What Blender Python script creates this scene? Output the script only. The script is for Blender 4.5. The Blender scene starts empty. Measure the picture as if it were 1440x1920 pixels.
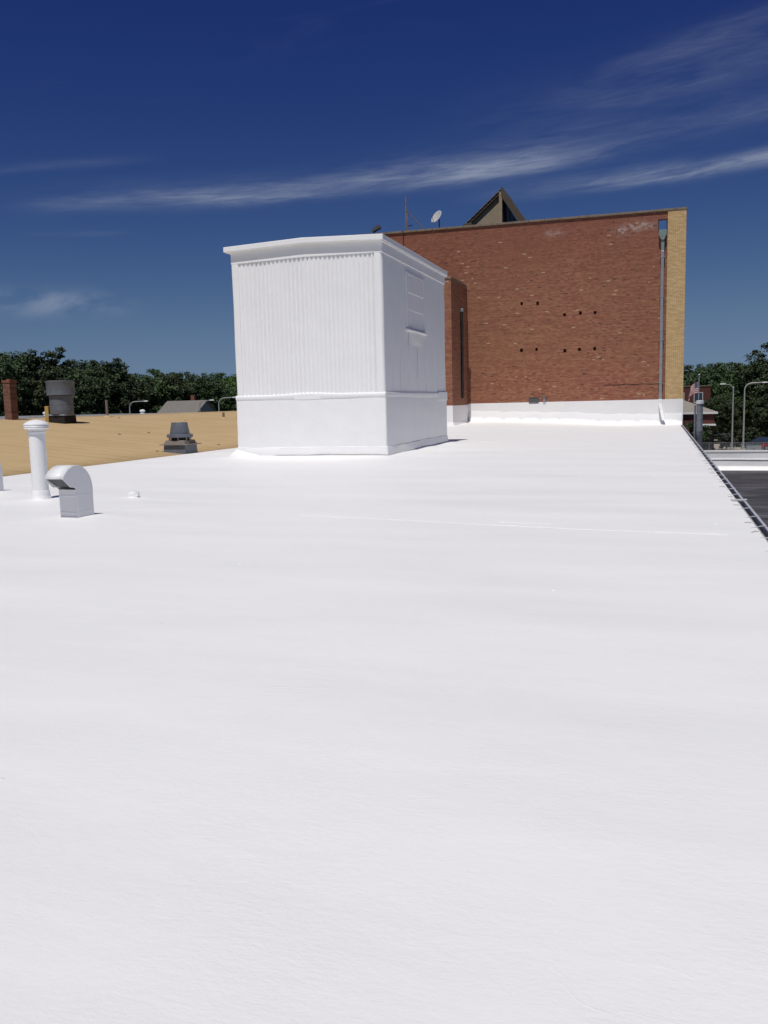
import bpy, math, random
import numpy as np
from mathutils import Matrix, Vector
R = math.radians
random.seed(7)
S = bpy.context.scene
COL = S.collection

# ------------------------------------------------------------------ camera
cd = bpy.data.cameras.new('camera')
cam = bpy.data.objects.new('camera', cd)
COL.objects.link(cam)
cam.matrix_world = Matrix(((0.95452312, -0.01488282, 0.29776521, 0.0),
                           (0.29721905, 0.12581311, -0.94648397, 0.0),
                           (-0.02337642, 0.99194232, 0.12451498, 1.6),
                           (0, 0, 0, 1)))
cd.sensor_fit = 'VERTICAL'
cd.sensor_height = 36.0
cd.sensor_width = 36.0
cd.lens = 1640 / 1920 * 36
cd.clip_start = 0.05
cd.clip_end = 3000
S.camera = cam

# ------------------------------------------------------------------ light
SUN_EL, SUN_AZ = R(64), R(1.5)          # high sun behind the camera, a hair to the left
sd = bpy.data.lights.new('sun', 'SUN')
sd.energy = 2.95
sd.angle = R(0.53)
sd.color = (1.0, 0.968, 0.922)
sun = bpy.data.objects.new('sun', sd)
COL.objects.link(sun)
to_sun = Vector((-math.sin(SUN_AZ) * math.cos(SUN_EL), -math.cos(SUN_AZ) * math.cos(SUN_EL), math.sin(SUN_EL)))
sun.rotation_euler = to_sun.to_track_quat('Z', 'Y').to_euler()
sun.location = (-10, -20, 40)

S.view_settings.view_transform = 'Standard'
S.view_settings.look = 'None'
S.view_settings.exposure = 0.15
S.view_settings.gamma = 1.0
S.render.engine = 'CYCLES'

SKY = 0.05
W = bpy.data.worlds.new('World')
S.world = W
W.use_nodes = True


class NT:
    """tiny helper for node trees"""
    def __init__(s, tree):
        s.t = tree
        s.n = tree.nodes
        s.l = tree.links

    def new(s, typ, **kw):
        n = s.n.new(typ)
        for k, v in kw.items():
            setattr(n, k, v)
        return n

    def put(s, sock, v):
        if v is None:
            return
        if isinstance(v, bpy.types.NodeSocket):
            s.l.new(v, sock)
        else:
            sock.default_value = v

    def m(s, op, a, b=None, c=None, clamp=False):
        n = s.new('ShaderNodeMath', operation=op, use_clamp=clamp)
        s.put(n.inputs[0], a); s.put(n.inputs[1], b); s.put(n.inputs[2], c)
        return n.outputs[0]

    def xyz(s, v):
        n = s.new('ShaderNodeSeparateXYZ'); s.put(n.inputs[0], v)
        return n.outputs[0], n.outputs[1], n.outputs[2]

    def vec(s, x, y, z):
        n = s.new('ShaderNodeCombineXYZ')
        s.put(n.inputs[0], x); s.put(n.inputs[1], y); s.put(n.inputs[2], z)
        return n.outputs[0]

    def noise(s, v, scale, detail=4.0, rough=0.55, dist=0.0, col=False):
        n = s.new('ShaderNodeTexNoise')
        s.put(n.inputs['Vector'], v); n.inputs['Scale'].default_value = scale
        n.inputs['Detail'].default_value = detail; n.inputs['Roughness'].default_value = rough
        n.inputs['Distortion'].default_value = dist
        return n.outputs['Color' if col else 'Fac']

    def white(s, v):
        n = s.new('ShaderNodeTexWhiteNoise', noise_dimensions='3D'); s.put(n.inputs['Vector'], v)
        return n.outputs['Value']

    def ramp(s, f, pts, interp='LINEAR'):
        n = s.new('ShaderNodeValToRGB'); s.put(n.inputs[0], f)
        cr = n.color_ramp; cr.interpolation = interp
        while len(cr.elements) < len(pts):
            cr.elements.new(0.5)
        for e, (p, c) in zip(cr.elements, pts):
            e.position = p
            e.color = (c, c, c, 1) if isinstance(c, (int, float)) else (*c, 1)
        return n.outputs[0]

    def mix(s, f, a, b, mode='MIX'):
        n = s.new('ShaderNodeMix', data_type='RGBA', blend_type=mode)
        s.put(n.inputs[0], f)
        for i, v in ((6, a), (7, b)):
            if isinstance(v, tuple) and len(v) == 3:
                v = (*v, 1)
            s.put(n.inputs[i], v)
        return n.outputs[2]

    def smooth(s, v, lo, hi):
        n = s.new('ShaderNodeMapRange', interpolation_type='SMOOTHSTEP')
        s.put(n.inputs[0], v); n.inputs[1].default_value = lo; n.inputs[2].default_value = hi
        return n.outputs[0]

    def scl(s, v, sx, sy, sz):
        n = s.new('ShaderNodeMapping'); s.put(n.inputs[0], v)
        n.inputs['Scale'].default_value = (sx, sy, sz)
        return n.outputs[0]


def build_world():
    t = NT(W.node_tree)
    t.n.clear()
    out = t.new('ShaderNodeOutputWorld')
    bg = t.new('ShaderNodeBackground')
    sky = t.new('ShaderNodeTexSky', sky_type='NISHITA')
    sky.sun_disc = False
    sky.sun_elevation = SUN_EL
    sky.sun_rotation = math.pi + SUN_AZ
    sky.altitude = 1500
    sky.air_density = 0.6
    sky.dust_density = 0.2
    sky.ozone_density = 4.0
    tc = t.new('ShaderNodeTexCoord')
    d = tc.outputs['Generated']
    x, y, z = t.xyz(d)
    az = t.m('MULTIPLY', t.m('ARCTAN2', x, y), 57.2958)
    el = t.m('MULTIPLY', t.m('ARCSINE', z), 57.2958)
    ae = t.vec(az, el, 0.0)
    # streak axes lie almost level, rising a little to the right
    tilt = t.m('SUBTRACT', el, t.m('MULTIPLY', az, 0.085))
    st = t.vec(t.m('MULTIPLY', az, 0.11), t.m('MULTIPLY', tilt, 0.75), 0.0)
    fine = t.noise(st, 1.2, 8.0, 0.58, 0.5)
    warp = t.m('MULTIPLY', t.m('SUBTRACT', t.noise(t.scl(ae, 0.07, 0.1, 1), 1.0, 4.0, 0.6), 0.5), 0.7)

    def band(a0, e0, a1, e1, w_up, w_dn, lo, lo2, hi2, hi, amp):
        sl = (e1 - e0) / (a1 - a0)
        c = t.m('ADD', t.m('MULTIPLY', t.m('SUBTRACT', az, a0), sl), e0)
        dd = t.m('ADD', t.m('SUBTRACT', el, c), warp)
        up = t.m('GREATER_THAN', dd, 0.0)
        wid = t.m('ADD', t.m('MULTIPLY', up, w_up - w_dn), w_dn)
        q = t.m('DIVIDE', dd, wid)
        g = t.m('POWER', 2.71828, t.m('MULTIPLY', t.m('MULTIPLY', q, q), -1.0))
        g = t.m('MULTIPLY', g, t.smooth(az, lo, lo2))
        g = t.m('MULTIPLY', g, t.m('SUBTRACT', 1.0, t.smooth(az, hi2, hi)))
        return t.m('MULTIPLY', g, amp)
    parts = [band(-38.3, 11.8, -8, 13.9, 0.85, 0.40, -41, -31, -10, -2, 0.78),
             band(-22, 13.5, -8, 14.4, 0.9, 0.8, -24, -12, -9, 2, 0.40),
             band(-11, 12.35, 5.8, 13.15, 0.55, 0.33, -14, 3, 25, 45, 1.15),
             band(-13.2, 16.4, 5.7, 18.6, 1.5, 1.3, -17, 4, 20, 50, 0.24),
             band(-6, 18.5, 5.7, 20.3, 0.6, 0.6, -8, 5, 20, 50, 0.22),
             band(-12, 15.0, 10, 16.0, 0.8, 0.8, -14, 0, 10, 30, 0.24),
             band(-39.3, 13.8, -33, 14.6, 0.3, 0.25, -44, -37, -34, -30, 0.14),
             band(-38, 10.2, -33, 10.4, 0.15, 0.15, -40, -37, -35, -32, 0.12)]
    c = parts[0]
    for p in parts[1:]:
        c = t.m('ADD', c, p)
    fibre = t.noise(t.vec(t.m('MULTIPLY', az, 0.22), t.m('MULTIPLY', tilt, 2.6), 3.0), 1.3, 9.0, 0.68, 0.9)
    c = t.m('MULTIPLY', c, t.ramp(fine, [(0.26, 0.0), (0.72, 1.0)]))
    c = t.m('MULTIPLY', c, t.ramp(fibre, [(0.30, 0.45), (0.68, 1.25)]))
    # low puffs near the horizon on the left
    pn = t.noise(t.scl(ae, 0.16, 0.34, 1), 1.0, 7.0, 0.6, 0.4)
    pq = t.m('DIVIDE', t.m('SUBTRACT', el, 6.35), 0.65)
    pg = t.m('POWER', 2.71828, t.m('MULTIPLY', t.m('MULTIPLY', pq, pq), -1.0))
    pg = t.m('MULTIPLY', pg, t.m('SUBTRACT', 1.0, t.smooth(az, -37, -31.5)))
    puff = t.m('MULTIPLY', pg, t.ramp(pn, [(0.38, 0.0), (0.62, 1.0)]))
    # thin cirrus over the rest of the sky
    gen = t.m('MULTIPLY', t.ramp(t.noise(st, 0.55, 8.0, 0.6, 1.0), [(0.60, 0.0), (0.9, 0.3)]), t.smooth(el, 8, 40))
    fac = t.m('MINIMUM', t.m('ADD', t.m('ADD', t.m('MULTIPLY', c, 0.62), t.m('MULTIPLY', puff, 0.55)), t.m('MULTIPLY', gen, 0.3)), 0.8)
    # the phone's deep rendering of a clear sky: one tone curve per channel over the whole dome
    sc = t.new('ShaderNodeSeparateColor'); t.l.new(sky.outputs[0], sc.inputs[0])
    cc = t.new('ShaderNodeCombineColor')
    for i, (a, g, lim) in enumerate(((5.1, 1.78, 0.134), (2.8, 1.61, 0.212), (0.82, 0.85, 0.43))):
        v = t.m('MULTIPLY', t.m('POWER', t.m('MULTIPLY', sc.outputs[i], SKY), g), a)
        q = t.m('DIVIDE', v, lim)
        v = t.m('DIVIDE', v, t.m('SQRT', t.m('ADD', 1.0, t.m('MULTIPLY', q, q))))
        t.l.new(t.m('DIVIDE', v, SKY), cc.inputs[i])
    k = 1 / SKY
    col = t.mix(fac, cc.outputs[0], (0.34 * k, 0.38 * k, 0.46 * k))
    t.l.new(col, bg.inputs[0])
    bg.inputs[1].default_value = SKY
    t.l.new(bg.outputs[0], out.inputs[0])


build_world()

# ------------------------------------------------------------------ materials
MATS = {}


def mat(name, rough=0.7, spec=0.3, metal=0.0):
    m = bpy.data.materials.new(name)
    m.use_nodes = True
    t = NT(m.node_tree)
    b = m.node_tree.nodes['Principled BSDF']
    b.inputs['Roughness'].default_value = rough
    b.inputs['Specular IOR Level'].default_value = spec
    b.inputs['Metallic'].default_value = metal
    MATS[name] = m
    g = t.new('ShaderNodeNewGeometry')
    return m, t, b, g.outputs['Position']


def bump(t, b, h, strength, dist):
    n = t.new('ShaderNodeBump')
    n.inputs['Strength'].default_value = strength
    n.inputs['Distance'].default_value = dist
    t.put(n.inputs['Height'], h)
    t.l.new(n.outputs[0], b.inputs['Normal'])


def plain(name, c, rough=0.7, spec=0.3, metal=0.0, var=0.12, scale=3.0, bmp=0.0):
    m, t, b, p = mat(name, rough, spec, metal)
    f = t.noise(p, scale, 6.0, 0.65)
    lo = tuple(v * (1 - var) for v in c); hi = tuple(min(1, v * (1 + var)) for v in c)
    t.put(b.inputs['Base Color'], t.ramp(f, [(0.3, lo), (0.7, hi)]))
    if bmp:
        bump(t, b, t.noise(p, scale * 8, 4.0), 0.4, bmp)
    return m


def white_coat():
    # brushed / sprayed white roof coating
    m, t, b, p = mat('roof_coating', 0.5, 0.35)
    a = t.noise(t.scl(p, 0.25, 1.3, 1), 1.0, 6.0, 0.6)
    c = t.noise(p, 9.0, 5.0, 0.7)
    f = t.m('ADD', t.m('MULTIPLY', a, 0.75), t.m('MULTIPLY', c, 0.25))
    col = t.ramp(f, [(0.3, (0.825, 0.82, 0.80)), (0.7, (0.875, 0.87, 0.848))])
    # faint scuffs
    sc = t.ramp(t.noise(t.scl(p, 2.0, 9.0, 1), 1.0, 6.0, 0.7, 0.5), [(0.70, 0.0), (0.80, 1.0)])
    col = t.mix(t.m('MULTIPLY', sc, 0.25), col, (0.68, 0.68, 0.69))
    t.put(b.inputs['Base Color'], col)
    t.put(b.inputs['Roughness'], t.ramp(a, [(0.3, 0.55), (0.7, 0.68)]))
    big = t.m('MULTIPLY', t.noise(t.scl(p, 0.35, 1.0, 1), 1.1, 4.0, 0.55), 1.0)
    mid = t.m('MULTIPLY', t.noise(t.scl(p, 1.0, 2.2, 1), 5.0, 5.0, 0.6), 0.16)
    patch = t.ramp(t.noise(p, 1.1, 4.0, 0.6), [(0.38, 0.35), (0.66, 1.0)])
    fin = t.m('MULTIPLY', t.m('MULTIPLY', t.noise(t.scl(p, 0.7, 1.3, 1), 30.0, 6.0, 0.75), 0.42), patch)
    # thin wrinkles in the reinforcing fabric and pinhole pocks
    wr = t.m('ABSOLUTE', t.m('SUBTRACT', t.noise(t.scl(p, 0.8, 2.0, 1), 0.9, 3.0, 0.5, 0.6), 0.5))
    wr = t.m('MULTIPLY', t.m('SUBTRACT', 1.0, t.smooth(wr, 0.0, 0.010)), t.ramp(t.noise(p, 0.8, 3.0), [(0.52, 0.0), (0.66, 0.12)]))
    vo = t.new('ShaderNodeTexVoronoi'); t.put(vo.inputs['Vector'], p); vo.inputs['Scale'].default_value = 4.5
    pock = t.m('MULTIPLY', t.m('SUBTRACT', 1.0, t.smooth(vo.outputs['Distance'], 0.03, 0.075)), t.ramp(t.noise(p, 1.7, 3.0), [(0.5, 0.0), (0.6, 0.45)]))
    fin = t.m('ADD', fin, t.m('ADD', wr, pock))
    # hidden membrane laps run across the roof every 0.9 m
    x, y, z = t.xyz(p)
    yy = t.m('ADD', t.m('DIVIDE', y, 0.92), t.m('MULTIPLY', t.noise(p, 0.7, 2.0), 0.12))
    fr = t.m('FRACT', yy)
    lap = t.m('MULTIPLY', t.m('SUBTRACT', 1.0, t.smooth(fr, 0.0, 0.10)), 0.05)
    h = t.m('ADD', t.m('ADD', big, mid), t.m('ADD', fin, lap))
    bump(t, b, h, 0.5, 0.022)
    return m


def white_paint(name, c=(0.87, 0.865, 0.855), bdist=0.012, streak=False):
    m, t, b, p = mat(name, 0.42, 0.4)
    f = t.noise(p, 1.6, 6.0, 0.65)
    col = t.ramp(f, [(0.3, tuple(v * 0.955 for v in c)), (0.7, c)])
    if streak:
        s = t.noise(t.scl(p, 7.0, 7.0, 0.25), 1.0, 5.0, 0.6)
        col = t.mix(t.ramp(s, [(0.56, 0.0), (0.8, 0.22)]), col, (0.76, 0.755, 0.75))
    t.put(b.inputs['Base Color'], col)
    h = t.m('ADD', t.m('MULTIPLY', t.noise(p, 4.0, 5.0, 0.6), 1.0), t.m('MULTIPLY', t.noise(p, 40.0, 4.0, 0.6), 0.15))
    bump(t, b, h, 0.5, bdist)
    return m


def brick(name, horiz, palette, mortar, pale=0.0, paint=None, weather=True, hdrs=True):
    """running-bond brick at 20.3 x 6.77 cm module; horiz = 'x' or 'y' picks the wall's running direction"""
    m, t, b, p = mat(name, 0.85, 0.2)
    x, y, z = t.xyz(p)
    h = x if horiz == 'x' else y
    RH, BW = 0.0677, 0.2105
    row = t.m('FLOOR', t.m('DIVIDE', z, RH))
    fz = t.m('FRACT', t.m('DIVIDE', z, RH))
    # every sixth course is a header course of half-length bricks
    hdr = t.m('LESS_THAN', t.m('FLOORED_MODULO', row, 6.0), 0.5)
    wid = t.m('SUBTRACT', BW, t.m('MULTIPLY', hdr, BW * 0.5 if hdrs else 0.0))
    off = t.m('MULTIPLY', t.m('FLOORED_MODULO', row, 2.0), 0.5)
    hh = t.m('ADD', t.m('DIVIDE', h, wid), off)
    colu = t.m('FLOOR', hh)
    fx = t.m('FRACT', hh)
    rnd = t.white(t.vec(colu, row, 3.0))
    rnd2 = t.white(t.vec(colu, row, 11.0))
    mz = t.m('MAXIMUM', t.m('LESS_THAN', fz, 0.075), t.m('GREATER_THAN', fz, 0.925))
    mx = t.m('MAXIMUM', t.m('LESS_THAN', fx, 0.025), t.m('GREATER_THAN', fx, 0.975))
    mm = t.m('MAXIMUM', mz, mx)
    if paint:
        f = t.noise(p, 1.3, 6.0, 0.7)
        col = t.ramp(f, [(0.3, tuple(v * 0.93 for v in paint)), (0.7, paint)])
        col = t.mix(t.m('MULTIPLY', mm, 0.10), col, (0.6, 0.6, 0.6))
        drip = t.ramp(t.noise(t.scl(p, 3.0, 3.0, 0.8), 1.0, 6.0, 0.7), [(0.66, 0.0), (0.75, 0.25)])
        col = t.mix(drip, col, (0.55, 0.50, 0.45))
        b.inputs['Roughness'].default_value = 0.5
    else:
        col = t.ramp(rnd, palette)
        if weather:
            big = t.noise(t.scl(p, 0.16, 0.16, 0.22), 1.0, 5.0, 0.6, 0.3)
            col = t.mix(t.ramp(big, [(0.36, 0.0), (0.62, 0.55)]), col, t.mix(0.55, col, (0.30, 0.165, 0.075)), 'MIX')
            course = t.noise(t.scl(p, 0.35, 0.35, 12.0), 1.0, 4.0, 0.6)
            col = t.mix(t.ramp(course, [(0.45, 0.0), (0.66, 0.6)]), col, (0.20, 0.075, 0.052))
            col = t.mix(t.ramp(course, [(0.26, 0.65), (0.42, 0.0)]), col, (0.37, 0.20, 0.115))
            # redder, darker top where rain soaks the parapet
            tp = t.m('MULTIPLY', t.smooth(t.m('ADD', z, t.m('MULTIPLY', big, 2.0)), 8.3, 12.6), 0.5)
            col = t.mix(tp, col, (0.20, 0.058, 0.044))
            run = t.noise(t.scl(p, 2.6, 2.6, 0.12), 1.0, 5.0, 0.6)
            col = t.mix(t.ramp(run, [(0.58, 0.0), (0.76, 0.28)]), col, (0.16, 0.085, 0.05))
            # efflorescence blooms
            ef = t.ramp(t.noise(t.scl(p, 0.7, 0.7, 1.2), 1.0, 7.0, 0.75), [(0.69, 0.0), (0.80, 0.6)])
            ef = t.m('MULTIPLY', ef, t.smooth(z, 9.6, 10.8))
            col = t.mix(ef, col, (0.55, 0.42, 0.38))
            # two salt-bloom patches high on the wall
            bl = t.noise(t.scl(p, 1.0, 1.0, 1.6), 3.2, 7.0, 0.75)
            for (bx, bz, wx_, wz_, am) in ((-1.15, 10.75, 0.75, 0.24, 0.9), (-2.15, 10.55, 0.35, 0.22, 0.7), (-5.7, 10.75, 0.45, 0.2, 0.6)):
                ex = t.m('DIVIDE', t.m('SUBTRACT', h, bx), wx_); ez = t.m('DIVIDE', t.m('SUBTRACT', z, bz), wz_)
                gg = t.m('POWER', 2.71828, t.m('MULTIPLY', t.m('ADD', t.m('MULTIPLY', ex, ex), t.m('MULTIPLY', ez, ez)), -1.0))
                gg = t.m('MULTIPLY', t.m('MULTIPLY', gg, t.ramp(bl, [(0.42, 0.0), (0.6, 1.0)])), am)
                col = t.mix(gg, col, (0.62, 0.52, 0.47))
        if pale:
            col = t.mix(t.m('GREATER_THAN', rnd2, 1.0 - pale), col, (0.46, 0.31, 0.20))
            col = t.mix(t.m('LESS_THAN', rnd2, pale * 1.5), col, (0.13, 0.055, 0.045))
        col = t.mix(mm, col, mortar)
    t.put(b.inputs['Base Color'], col)
    hgt = t.m('ADD', t.m('SUBTRACT', 1.0, mm), t.m('MULTIPLY', t.noise(p, 30, 4), 0.25))
    bump(t, b, hgt, 0.6 if not paint else 0.35, 0.008)
    return m


def tan_roof():
    m, t, b, p = mat('tan_granules', 0.9, 0.15)
    x, y, z = t.xyz(p)
    sy = t.m('ADD', t.m('DIVIDE', y, 0.9), t.m('MULTIPLY', t.noise(t.scl(p, 0.25, 0.2, 1), 1.0, 2.0), 0.06))
    fr = t.m('FRACT', sy)
    strip = t.white(t.vec(t.m('FLOOR', sy), 2.0, 1.0))
    base = t.ramp(t.noise(p, 0.45, 6.0, 0.65), [(0.3, (0.49, 0.35, 0.18)), (0.7, (0.56, 0.41, 0.225))])
    base = t.mix(t.m('MULTIPLY', strip, 0.25), base, (0.46, 0.325, 0.165))
    gaps = t.ramp(t.noise(t.scl(p, 0.35, 2.0, 1), 1.0, 5.0, 0.6), [(0.42, 0.0), (0.6, 1.0)])
    seam = t.m('MULTIPLY', t.m('LESS_THAN', fr, 0.08), gaps)
    col = t.mix(t.m('MULTIPLY', seam, 0.52), base, (0.12, 0.078, 0.038))
    st = t.ramp(t.noise(t.scl(p, 0.7, 4.0, 1), 1.0, 6.0, 0.7), [(0.70, 0.0), (0.78, 0.4)])
    col = t.mix(st, col, (0.20, 0.135, 0.07))
    t.put(b.inputs['Base Color'], col)
    h = t.m('ADD', t.m('MULTIPLY', t.m('SUBTRACT', 1.0, fr), 0.6), t.m('MULTIPLY', t.noise(p, 12, 4), 0.5))
    bump(t, b, h, 0.6, 0.02)
    return m


def dark_roof():
    m, t, b, p = mat('dark_membrane', 0.75, 0.3)
    a = t.noise(t.scl(p, 0.45, 1.5, 1), 0.9, 8.0, 0.72, 0.6)
    col = t.ramp(a, [(0.34, (0.030, 0.027, 0.030)), (0.5, (0.062, 0.059, 0.063)), (0.66, (0.14, 0.135, 0.14))])
    t.put(b.inputs['Base Color'], col)
    bump(t, b, t.noise(p, 14, 5), 0.4, 0.015)
    return m


def galv(name, c=(0.36, 0.38, 0.40), rough=0.45, metal=0.55):
    m, t, b, p = mat(name, rough, 0.5, metal)
    f = t.noise(p, 6.0, 6.0, 0.7)
    s = t.noise(t.scl(p, 10, 10, 0.8), 1.0, 5.0, 0.65)
    col = t.ramp(f, [(0.3, tuple(v * 0.78 for v in c)), (0.7, tuple(min(1, v * 1.12) for v in c))])
    col = t.mix(t.ramp(s, [(0.56, 0.0), (0.78, 0.35)]), col, (c[0] * 0.62, c[1] * 0.6, c[2] * 0.58))
    t.put(b.inputs['Base Color'], col)
    return m


def leaf_mat(name, lo, hi):
    m, t, b, p = mat(name, 0.6, 0.25)
    oi = t.new('ShaderNodeObjectInfo')
    f = t.noise(p, 0.55, 4.0, 0.6)
    g = t.noise(p, 6.0, 2.0, 0.6)
    ff = t.m('ADD', t.m('MULTIPLY', f, 0.65), t.m('MULTIPLY', g, 0.35))
    col = t.ramp(ff, [(0.34, lo), (0.66, hi)])
    hue = t.new('ShaderNodeHueSaturation')
    t.put(hue.inputs['Color'], col)
    t.put(hue.inputs['Hue'], t.m('ADD', 0.485, t.m('MULTIPLY', oi.outputs['Random'], 0.03)))
    t.put(hue.inputs['Value'], t.m('ADD', 0.8, t.m('MULTIPLY', oi.outputs['Random'], 0.4)))
    t.l.new(hue.outputs[0], b.inputs['Base Color'])
    return m


def shingles(name, c):
    m, t, b, p = mat(name, 0.9, 0.15)
    x, y, z = t.xyz(p)
    rows = t.m('FRACT', t.m('DIVIDE', z, 0.09))
    f = t.noise(t.scl(p, 4, 4, 11), 1.0, 4.0, 0.7)
    col = t.ramp(f, [(0.3, tuple(v * 0.7 for v in c)), (0.7, tuple(v * 1.2 for v in c))])
    col = t.mix(t.m('MULTIPLY', t.m('LESS_THAN', rows, 0.2), 0.5), col, tuple(v * 0.4 for v in c))
    t.put(b.inputs['Base Color'], col)
    return m


def flag_mat():
    m, t, b, p = mat('flag_cloth', 0.8, 0.2)
    uv = t.new('ShaderNodeUVMap')
    u, v, _ = t.xyz(uv.outputs[0])          # u along the fly, v up the hoist
    st = t.m('FLOORED_MODULO', t.m('FLOOR', t.m('MULTIPLY', v, 13.0)), 2.0)
    col = t.mix(st, (0.42, 0.018, 0.03), (0.72, 0.70, 0.70))
    can = t.m('MULTIPLY', t.m('LESS_THAN', u, 0.17), t.m('GREATER_THAN', v, 6.0 / 13.0))
    su = t.m('SUBTRACT', t.m('FRACT', t.m('MULTIPLY', u, 15.0)), 0.5)
    sv = t.m('SUBTRACT', t.m('FRACT', t.m('MULTIPLY', t.m('SUBTRACT', v, 6.0 / 13.0), 9.3)), 0.5)
    star = t.m('LESS_THAN', t.m('ADD', t.m('MULTIPLY', su, su), t.m('MULTIPLY', sv, sv)), 0.06)
    blue = t.mix(star, (0.012, 0.018, 0.075), (0.7, 0.7, 0.7))
    t.put(b.inputs['Base Color'], t.mix(can, col, blue))
    return m


white_coat()
white_paint('siding_paint', streak=True)
white_paint('vent_paint', (0.84, 0.84, 0.83), 0.006)
white_paint('flashing_coat', (0.87, 0.865, 0.855), 0.02)
white_paint('trim_white', (0.74, 0.73, 0.71), 0.004)
RED = [(0.0, (0.215, 0.068, 0.046)), (0.35, (0.30, 0.108, 0.067)), (0.7, (0.345, 0.135, 0.08)), (1.0, (0.39, 0.185, 0.105))]
YEL = [(0.0, (0.56, 0.375, 0.18)), (0.5, (0.63, 0.435, 0.215)), (1.0, (0.70, 0.50, 0.26))]
brick('red_brick_front', 'x', RED, (0.22, 0.13, 0.09), 0.006)
brick('red_brick_side', 'y', RED, (0.27, 0.17, 0.12), 0.006)
brick('yellow_brick', 'x', YEL, (0.17, 0.11, 0.055), 0.0, weather=False, hdrs=False)
brick('painted_brick', 'x', RED, (0.3, 0.2, 0.14), paint=(0.85, 0.84, 0.83))
brick('painted_brick_side', 'y', RED, (0.3, 0.2, 0.14), paint=(0.85, 0.84, 0.83))
brick('chimney_brick', 'x', [(0.0, (0.13, 0.055, 0.04)), (1.0, (0.22, 0.11, 0.08))], (0.2, 0.14, 0.11), 0.0, weather=False)
plain('house_brick', (0.10, 0.038, 0.032), 0.9, var=0.3, scale=5)
plain('chimney_brick_dark', (0.19, 0.08, 0.055), 0.9, var=0.3, scale=5)
tan_roof()
dark_roof()
galv('galvanised')
galv('galvanised_dark', (0.15, 0.17, 0.205), 0.55, 0.2)
galv('flue_metal', (0.20, 0.21, 0.235), 0.5, 0.35)
galv('rusty_steel', (0.20, 0.17, 0.145), 0.7, 0.2)
galv('gutter_metal', (0.62, 0.63, 0.65), 0.45, 0.25)
galv('copper_green', (0.20, 0.27, 0.26), 0.6, 0.2)
plain('black_pipe', (0.022, 0.022, 0.024), 0.6, var=0.3)
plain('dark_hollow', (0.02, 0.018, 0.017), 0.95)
plain('grille_metal', (0.085, 0.088, 0.10), 0.55, metal=0.3)
plain('coping_stone', (0.20, 0.155, 0.115), 0.9, var=0.25, scale=4)
plain('stucco_tan', (0.31, 0.25, 0.175), 0.9, var=0.12, scale=3)
plain('soffit_dark', (0.10, 0.075, 0.055), 0.9)
plain('slate_tile', (0.15, 0.13, 0.125), 0.7, var=0.35, scale=4)
m_, t_, b_, p_ = mat('window_glass', 0.08, 0.8); b_.inputs['Base Color'].default_value = (0.03, 0.045, 0.075, 1)
plain('dish_grey', (0.46, 0.46, 0.47), 0.45)
plain('mast_steel', (0.25, 0.19, 0.165), 0.6, metal=0.3, var=0.3)
plain('lamp_pole', (0.38, 0.38, 0.37), 0.5, metal=0.2)
plain('lamp_head', (0.58, 0.58, 0.56), 0.5)
plain('asphalt', (0.055, 0.055, 0.056), 0.95, var=0.25, scale=1.2)
plain('concrete', (0.36, 0.325, 0.27), 0.95, var=0.15, scale=0.6)
plain('kerb_concrete', (0.42, 0.40, 0.37), 0.9, var=0.15)
plain('grass', (0.055, 0.085, 0.025), 0.95, var=0.35, scale=0.5)
plain('grey_wall', (0.33, 0.33, 0.34), 0.9, var=0.1)
plain('light_roof', (0.40, 0.40, 0.42), 0.85, var=0.15, scale=0.8)
plain('cabinet_grey', (0.30, 0.315, 0.33), 0.7, var=0.08)
plain('sign_back', (0.26, 0.27, 0.28), 0.5, metal=0.3)
plain('bark', (0.065, 0.05, 0.038), 0.95, var=0.35, scale=6)
plain('yellow_paint', (0.45, 0.30, 0.09), 0.7)
plain('red_roof', (0.20, 0.05, 0.045), 0.85, var=0.25, scale=3)
shingles('grey_shingles', (0.22, 0.205, 0.185))
shingles('taupe_shingles', (0.31, 0.285, 0.24))
leaf_mat('leaf_dark', (0.036, 0.056, 0.026), (0.088, 0.125, 0.055))
leaf_mat('leaf_mid', (0.042, 0.072, 0.027), (0.10, 0.155, 0.056))
leaf_mat('leaf_bright', (0.035, 0.07, 0.016), (0.10, 0.17, 0.042))
leaf_mat('leaf_grey', (0.05, 0.06, 0.045), (0.13, 0.14, 0.11))
flag_mat()
m_, t_, b_, p_ = mat('car_red', 0.25, 0.5); b_.inputs['Base Color'].default_value = (0.28, 0.012, 0.02, 1); b_.inputs['Coat Weight'].default_value = 0.6
m_, t_, b_, p_ = mat('car_dark', 0.25, 0.5); b_.inputs['Base Color'].default_value = (0.03, 0.032, 0.036, 1); b_.inputs['Coat Weight'].default_value = 0.6
plain('tyre', (0.02, 0.02, 0.02), 0.9)
m_, t_, b_, p_ = mat('head_light', 0.15, 0.7); b_.inputs['Base Color'].default_value = (0.75, 0.75, 0.75, 1)
m_, t_, b_, p_ = mat('tail_light', 0.2, 0.6); b_.inputs['Base Color'].default_value = (0.35, 0.01, 0.01, 1)


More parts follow.
